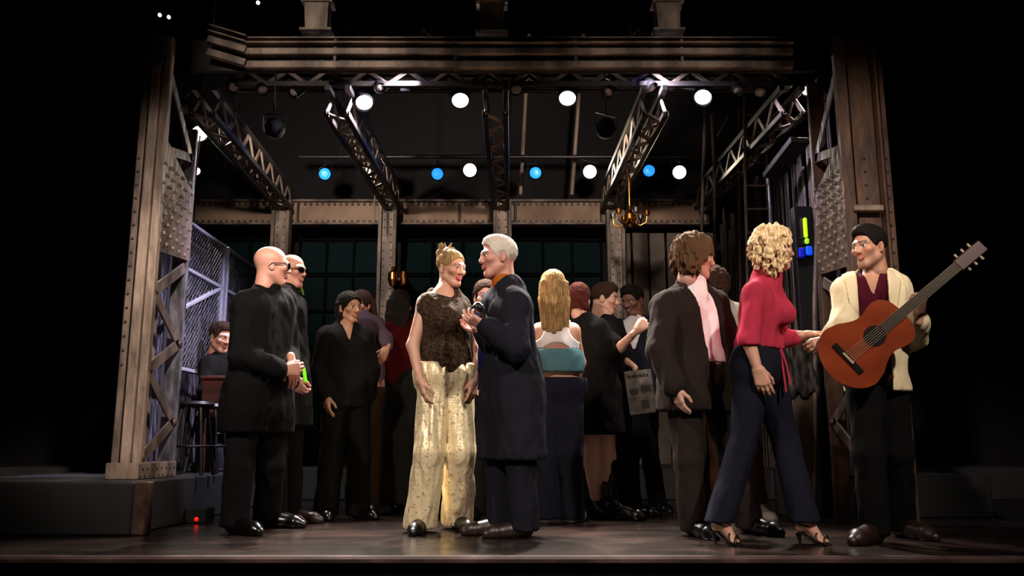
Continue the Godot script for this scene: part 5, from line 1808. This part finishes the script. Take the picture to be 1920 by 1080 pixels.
	for e in [[-0.05, 0.005, 0.06, 0.045], [0.04, 0.02, 0.07, 0.05], [0.02, -0.09, 0.06, 0.06]]:
		k.box(Transform3D(Basis(), Vector3(e[0], e[1], 0.0064)), Vector3(e[2], e[3], 0.001), 0.0002)
	for r in 7:
		k.box(Transform3D(Basis(), Vector3(-0.05, -0.04 - 0.014 * r, 0.0064)), Vector3(0.07, 0.004, 0.001), 0.0002)
	stuff(put("print", k.mesh(), mat("ink_grey", Color(0.17, 0.15, 0.15), 0.9), o))
	k = Mb.new()
	var hx := -0.07
	for wd in [0.018, 0.014, 0.02, 0.012, 0.018, 0.016, 0.014]:
		k.box(Transform3D(Basis(), Vector3(hx, 0.115, 0.0068)), Vector3(wd, 0.022, 0.0012), 0.0003)
		hx += wd + 0.006
	put("headline", k.mesh(), ink, o)

func suit_man() -> void:
	var c := {"label": "tall man with shaggy brown hair in dark suit and open white shirt", "hc": P(1303, 482, 5.0), "f": Vector3(0.95, -0.1, -0.08), "hs": 1.08,
		"sa": P(1248, 575, 4.9), "sb": P(1338, 570, 5.18), "ea": P(1237, 660, 4.76), "wa": P(1266, 726, 4.66), "eb": P(1376, 662, 5.2), "wb": P(1382, 735, 5.15),
		"ha": P(1278, 720, 4.95), "hb": P(1340, 720, 5.1), "ka": P(1292, 862, 4.95), "kb": P(1372, 860, 5.1), "fa": G(1300, 5.0, 0.08), "fb": G(1404, 5.15, 0.08), "nk": P(1294, 540, 5.05), "skin": Color(0.47, 0.27, 0.2), "hair": "shag", "hair_mat": mats.hair_brown, "tw": 1.12}
	c.hands = [[P(1266, 725, 4.66), Vector3(0.2, -1, 0.1), Vector3(1, 0.1, -0.4), false, RELAX]]
	var p := person(standing(c))
	var bf := Vector3(0.72, 0, 0.7)
	var s := top_cut(c, 0.012, 1.97, P(0, 680, 5.0).y)
	s.cap(c.nk - Vector3(0, 0.04, 0) + Vector3(0.02, 0, 0.02), c.nk.lerp(c.hc, 0.22) + Vector3(0.015, 0, 0.01), 0.08, 0.074, 0.02)
	wear(p, "dress_shirt", mats.white_cotton, s, 0.014, 0.01)
	s = top_cut(c, 0.036, 1.93, P(0, 772, 5.0).y)
	coat_skirt(s, c, 0.02, P(0, 772, 5.0).y, 0.12, 0.14)
	s.cut(wedge(c, P(0, 700, 5.0).y, 0.06, 0.075, bf))
	var jk := wear(p, "suit_jacket", mats.charcoal, s, 0.014)
	lapels(p, jk, mats.charcoal, c, 0.043, wedge(c, P(0, 700, 5.0).y, 0.06, 0.075, bf), wedge(c, P(0, 700, 5.0).y, 0.16, 0.09, bf), P(0, 660, 5.0).y)
	wear(p, "suit_trousers", mats.charcoal, trousers(c, P(0, 655, 5.0).y, [0.12, 0.1, 0.085, 0.085], 0.025), 0.016)
	shoes(p, c, "shoe", mats.shoe_black, Vector3(0.3, 0, 1), Vector3(0.5, 0, 0.9), 1.1)
	# grey shirt behind him
	c = {"label": "brown-haired person in light grey shirt between the suited man and the woman in red", "hc": P(1340, 535, 6.0), "f": Vector3(0.6, -0.1, -0.8), "hs": 1.0,
		"sa": P(1322, 590, 6.0), "sb": P(1378, 588, 6.0), "ea": P(1316, 660, 6.0), "wa": P(1330, 710, 5.95), "eb": P(1392, 640, 5.95), "wb": P(1366, 632, 5.75),
		"ha": P(1338, 715, 6.0), "hb": P(1374, 715, 6.0), "ka": P(1350, 838, 6.0), "kb": P(1408, 838, 5.95), "fa": G(1352, 6.05, 0.08), "fb": G(1422, 5.9, 0.08), "skin": TAN, "hair": "shag", "hair_mat": mats.hair_dark, "cell": 0.016}
	c.hands = [[P(1366, 632, 5.75), Vector3(-1, 0.1, 0.1), Vector3(0.1, -0.2, -1), true, HOLD]]
	p = person(standing(c))
	wear(p, "shirt", mats.grey_shirt, top_cut(c, 0.024, 1.35, P(0, 722, 6.0).y, 0.2), 0.016)
	wear(p, "trousers", mats.brown_cloth, trousers(c, P(0, 718, 6.0).y, [0.115, 0.095, 0.072, 0.065], 0.12), 0.018)
	shoes(p, c, "sneaker", mats.shoe_white, Vector3(0.2, 0, 1), Vector3(0.15, 0, 1))

func red_woman() -> void:
	var c := {"label": "woman with curly blond hair in red turtleneck, dark jeans and heeled sandals", "hc": P(1452, 466, 4.68), "f": Vector3(0.97, -0.03, -0.12), "hs": 1.0, "woman": true,
		"sa": P(1415, 552, 4.6), "sb": P(1444, 548, 4.88), "ea": P(1404, 640, 4.52), "wa": P(1420, 690, 4.5), "eb": P(1462, 638, 4.92), "wb": P(1512, 628, 4.85), "nk": P(1436, 528, 4.73),
		"ha": P(1412, 700, 4.64), "hb": P(1438, 698, 4.8), "ka": P(1390, 842, 4.62), "kb": P(1476, 842, 4.78), "fa": P(1350, 974, 4.58), "fb": P(1508, 976, 4.6), "base": Vector3(G(1440, 4.6).x, 0, -4.6),
		"skin": Color(0.54, 0.29, 0.2), "lip": Color(0.5, 0.13, 0.13), "hair": "curly", "hair_mat": mats.hair_blond, "cell": 0.01}
	c.feet = [G(1372, 4.56, 0.03), G(1384, 4.54, 0.018), G(1536, 4.57, 0.03), G(1552, 4.54, 0.018)]
	c.hands = [[P(1420, 690, 4.5), Vector3(0.28, -1, 0.05), Vector3(0.35, 0.1, -1), false, RELAX], [P(1510, 628, 4.85), Vector3(1, -0.05, 0.05), Vector3(0.05, -0.9, 0.3), true, [0.25, 0.4, 0.5, 0.55], 0.2, 0.2]]
	var p := person(c)
	var s := top_cut(c, 0.014, 1.86, P(0, 656, 4.7).y, 0.0, 1.55)
	s.ell(P(1472, 588, 4.63), Vector3(0.062, 0.066, 0.06), 0.07)
	s.ell(P(1468, 588, 4.8), Vector3(0.062, 0.066, 0.06), 0.07)
	s.cap(c.nk - Vector3(0, 0.03, 0), P(1440, 505, 4.72), 0.072, 0.066, 0.03)
	for i in 3:                                          # the roll of the collar
		var y := P(0, 503 + 9 * i, 4.72).y
		var x: float = P(1441 - 2 * i, 503, 4.72).x
		for q in 8:
			var a := TAU * q / 8
			var b := TAU * (q + 1) / 8
			s.cap(Vector3(x + cos(a) * 0.058, y + cos(a) * -0.012, -4.72 + sin(a) * 0.058), Vector3(x + cos(b) * 0.058, y + cos(b) * -0.012, -4.72 + sin(b) * 0.058), 0.019, -1, 0.012)
	wear(p, "turtleneck", mats.red_knit, s, 0.011, 0.009)
	wear(p, "jeans", mats.jeans_dark, trousers(c, P(0, 640, 4.7).y, [0.122, 0.1, 0.073, 0.08], 0.11), 0.013, 0.008)
	for e in [[c.fa, c.feet[0], c.feet[1]], [c.fb, c.feet[2], c.feet[3]]]:
		var d: Vector3 = ((e[2] - e[0]) * Vector3(1, 0, 1)).normalized()
		var heel: Vector3 = e[0] - Vector3(0, 0.065, 0) - d * 0.035
		var k := Mb.new()
		k.tube([heel, Vector3(heel.x, 0.0, heel.z) + d * 0.008], 0.016, 8, 0.006)
		var side := d.cross(Vector3.UP)
		var n := 8
		for i in n:
			var t0 := float(i) / n
			var t1 := float(i + 1) / n
			var pts := []
			for t: float in [t0, t1]:
				var y := heel.y * (1.0 - smoothstep(0.0, 0.7, t)) + 0.004
				pts.append(Vector3(heel.x, y, heel.z).lerp(Vector3(e[2].x, y, e[2].z) + d * 0.012, t))
				pts[pts.size() - 1].y = y
			k.bar(pts[0], pts[1] + (pts[1] - pts[0]) * 0.1, 0.055 + 0.02 * t0, 0.008, Vector3.UP, 0.002)
		for q in [0.55, 0.85]:
			var at: Vector3 = e[1].lerp(e[2], q) if q > 0.6 else e[1].lerp(e[0], 0.1)
			var pts := []
			for i in 9:
				var a := PI * i / 8
				pts.append(Vector3(at.x, 0, at.z) + side * cos(a) * 0.043 + Vector3(0, 0.008 + sin(a) * (at.y + 0.02), 0))
			k.tube(pts, 0.006, 6)
		var pts2 := []
		for i in 13:
			var a := TAU * i / 12
			pts2.append(e[0] + d * cos(a) * 0.042 + side * sin(a) * 0.042 + Vector3(0, -0.02 - cos(a) * 0.01, 0))
		k.tube(pts2, 0.005, 6)
		put("sandal", k.shift(p.position).mesh(), mats.strap_black, p)
	var r := Mb.new()                                    # the red ties that hang at her hip
	r.tube([P(1462, 650, 4.68), P(1468, 690, 4.64), P(1474, 735, 4.62)], 0.006, 6)
	r.tube([P(1463, 650, 4.68), P(1475, 685, 4.64), P(1482, 722, 4.62)], 0.006, 6)
	put("tie", r.shift(p.position).mesh(), mats.red_knit, p)

func guitar_man() -> void:
	var c := {"label": "dark-haired man in cream jacket and maroon shirt playing a guitar", "hc": P(1630, 463, 4.72), "f": Vector3(-0.87, -0.1, 0.46), "hs": 1.03,
		"sa": P(1588, 545, 4.68), "sb": P(1680, 540, 4.82), "ea": P(1583, 612, 4.6), "wa": P(1556, 640, 4.6), "eb": P(1712, 632, 4.75), "wb": P(1724, 592, 4.5),
		"ha": P(1618, 700, 4.75), "hb": P(1668, 700, 4.8), "ka": P(1630, 855, 4.66), "kb": P(1682, 850, 4.8), "fa": G(1640, 4.68, 0.08), "fb": G(1690, 4.95, 0.08), "nk": P(1636, 524, 4.78), "skin": Color(0.46, 0.235, 0.15), "beard": Color(0.34, 0.18, 0.12), "hair": "short", "hair_mat": mats.hair_black, "cell": 0.013}
	c.hands = [[P(1556, 641, 4.6), Vector3(-0.9, -0.25, 0.1), Vector3(0.15, -0.3, -1), true, [0.6, 0.75, 0.85, 0.9]], [P(1723, 592, 4.5), Vector3(0.1, 1, 0.1), Vector3(-0.3, 0, -1), true, HOLD]]
	var p := person(standing(c))
	var bf := Vector3(-0.35, 0, 0.94)
	var s := top_cut(c, 0.01, 0.3, P(0, 715, 4.75).y)
	s.cap(c.nk - Vector3(0, 0.03, 0), c.nk.lerp(c.hc, 0.12), 0.085, 0.08, 0.03)
	s.cut(wedge(c, P(0, 556, 4.75).y, 0.3, 0.004, bf))
	wear(p, "polo_shirt", mats.maroon, s, 0.014, 0.005)
	s = top_cut(c, 0.03, 1.8, P(0, 735, 4.75).y)
	s.cap(P(1600, 528, 4.74), P(1668, 524, 4.82), 0.06, -1, 0.04)
	s.cut(wedge(c, P(0, 720, 4.75).y, 0.01, 0.075, bf))
	var jk := wear(p, "jacket", mats.cream, s, 0.012, 0.012)
	lapels(p, jk, mats.cream, c, 0.038, wedge(c, P(0, 720, 4.75).y, 0.01, 0.075, bf), wedge(c, P(0, 680, 4.75).y, 0.17, 0.075, bf), P(0, 650, 4.75).y)
	wear(p, "trousers", mats.black_wool, trousers(c, P(0, 712, 4.75).y, [0.12, 0.1, 0.082, 0.08], 0.03), 0.016)
	shoes(p, c, "shoe", mats.shoe_brown, Vector3(-0.75, 0, 0.65), Vector3(0.3, 0, 1), 1.12)
	guitar()

func guitar() -> void:
	var at := P(1590, 672, 4.5)                          # the bridge
	var sh := P(1640, 630, 4.44)
	var o := thing("guitar", "orange-brown classical guitar held across the man in the cream jacket", "guitar", at)
	var y := (sh - at).normalized()
	var z := (Vector3(-0.12, 0.12, 1) - y * y.dot(Vector3(-0.12, 0.12, 1))).normalized()
	var x := y.cross(z)
	var b := Basis(x, y, z)
	var half := func(t: float) -> float:                 # half width along the body, t from the tail (0) to the neck (1)
		var e := 0.186 * sqrt(maxf(0.0, 1.0 - pow((t - 0.3) / 0.3, 2))) if t < 0.3 else 0.0
		var m := 0.186
		if t >= 0.3:
			var pts := [[0.3, 0.186], [0.42, 0.17], [0.52, 0.14], [0.6, 0.122], [0.68, 0.122], [0.76, 0.134], [0.84, 0.14], [0.91, 0.128], [0.96, 0.1], [0.985, 0.07], [1.0, 0.0]]
			for i in pts.size() - 1:
				if t <= pts[i + 1][0]:
					var q: float = (t - pts[i][0]) / (pts[i + 1][0] - pts[i][0])
					return lerpf(pts[i][1], pts[i + 1][1], q)
			return 0.0
		return e if t < 0.3 else m
	var L := 0.49
	var y0 := -0.125
	var outline := func(k: float) -> PackedVector2Array:
		var poly := PackedVector2Array()
		for i in 41:
			var t := 0.5 - 0.5 * cos(PI * i / 40.0)
			poly.append(Vector2(half.call(t) * k, y0 + L * t))
		for i in range(39, 0, -1):
			var t := 0.5 - 0.5 * cos(PI * i / 40.0)
			poly.append(Vector2(-half.call(t) * k, y0 + L * t))
		return poly
	var xf := Transform3D(b, Vector3.ZERO)
	var k := Mb.new()
	k.prism(outline.call(1.0), 0.085, xf * Transform3D(Basis(), Vector3(0, 0, -0.052)))
	put("sides", k.mesh(), mat("guitar_side", Color(0.2, 0.06, 0.03), 0.35), o)
	k = Mb.new()
	k.prism(outline.call(1.0), 0.008, xf * Transform3D(Basis(), Vector3(0, 0, -0.005)))
	var tb := put("top_board", k.mesh(), mats.guitar_top, o)
	var hole: float = (sh - at).length()
	k = Mb.new()
	k.lathe([Vector2(0.042, -0.002), Vector2(0.042, 0.0006), Vector2(0.056, 0.0006), Vector2(0.056, -0.002)], xf * Transform3D(Basis(Vector3.RIGHT, PI / 2), Vector3(0, hole, 0)), 32)
	put("rosette", k.mesh(), mat("rosette", Color(0.13, 0.05, 0.025), 0.4), tb)
	k = Mb.new()
	k.lathe([Vector2(0.042, 0.0), Vector2(0.042, 0.0012), Vector2(0.0, 0.0012)], xf * Transform3D(Basis(Vector3.RIGHT, PI / 2), Vector3(0, hole, 0)), 32)
	put("sound_hole", k.mesh(), mat("hole", Color(0.012, 0.01, 0.01), 0.9), tb)
	k = Mb.new()
	k.box(xf * Transform3D(Basis(), Vector3(0, 0, 0.004)), Vector3(0.2, 0.03, 0.01), 0.003)
	var bd := put("bridge", k.mesh(), mat("ebony", Color(0.03, 0.02, 0.018), 0.4), o)
	k = Mb.new()
	k.box(xf * Transform3D(Basis(), Vector3(0, 0.002, 0.011)), Vector3(0.075, 0.012, 0.006), 0.002)
	put("saddle", k.mesh(), mat("bone", Color(0.72, 0.66, 0.55), 0.5), bd)
	k = Mb.new()
	k.box(xf * Transform3D(Basis(), Vector3(0, y0 + L + 0.17, -0.01)), Vector3(0.054, 0.36, 0.022), 0.008)
	var nk := put("neck", k.mesh(), mats.guitar_side, o)
	k = Mb.new()
	k.box(xf * Transform3D(Basis(), Vector3(0, (hole + 0.052 + y0 + L + 0.35) / 2, 0.004)), Vector3(0.054, y0 + L + 0.35 - hole - 0.052, 0.007), 0.002)
	put("fretboard", k.mesh(), mat("rosewood", Color(0.11, 0.085, 0.075), 0.5), nk)
	k = Mb.new()
	k.box(xf * Transform3D(Basis(Vector3.RIGHT, -0.22), Vector3(0, y0 + L + 0.43, -0.025)), Vector3(0.07, 0.17, 0.018), 0.006)
	var hd := put("headstock", k.mesh(), mats.guitar_side, o)
	for i in 6:
		k = Mb.new()
		k.tube([xf * Vector3(-0.028 + 0.0112 * i, 0.005, 0.016), xf * Vector3(-0.022 + 0.0088 * i, y0 + L + 0.35, 0.011)], 0.0009, 5)
		put("string", k.mesh(), mats.bone, o)
		k = Mb.new()
		k.tube([xf * Vector3(0.03 if i % 2 else -0.03, y0 + L + 0.38 + 0.04 * (i / 2), -0.03), xf * Vector3(0.055 if i % 2 else -0.055, y0 + L + 0.38 + 0.04 * (i / 2), -0.03)], 0.006, 6)
		put("tuning_peg", k.mesh(), mats.bone, hd)

func _ready() -> void:
	# camera
	var cam := Camera3D.new()
	cam.name = "camera"
	add_child(cam)
	cam.position = Vector3(0, EYE, 0)
	cam.rotation = Vector3(PITCH, 0, 0)
	cam.fov = rad_to_deg(2.0 * atan(540.0 / F))
	cam.near = 0.05
	cam.far = 60.0
	cam.current = true
	# sky (a closed dark studio), exposure
	var we := WorldEnvironment.new()
	we.name = "environment"
	var env := Environment.new()
	env.background_mode = Environment.BG_COLOR
	env.background_color = Color(0, 0, 0)
	env.tonemap_mode = Environment.TONE_MAPPER_LINEAR
	env.tonemap_exposure = 1.0
	env.sdfgi_enabled = true
	env.ssao_enabled = true
	env.ssil_enabled = true
	we.environment = env
	add_child(we)
	fold_noise.seed = 4
	fold_noise.frequency = 1.0
	fold_noise.noise_type = FastNoiseLite.TYPE_SIMPLEX_SMOOTH
	fold_noise.fractal_octaves = 2
	materials()
	mottled("panel_print", Color(0.3, 0.28, 0.27), Color(0.42, 0.4, 0.38), 0.9, 0.0, 0.03, Vector3(2, 2, 2), 91)
	wardrobe()
	lamps()
	room()
	steelwork()
	rear_wall()
	sides()
	small_things()
	bald_men()
	left_group()
	gold_woman()
	grey_man()
	middle_group()
	suit_man()
	red_woman()
	guitar_man()
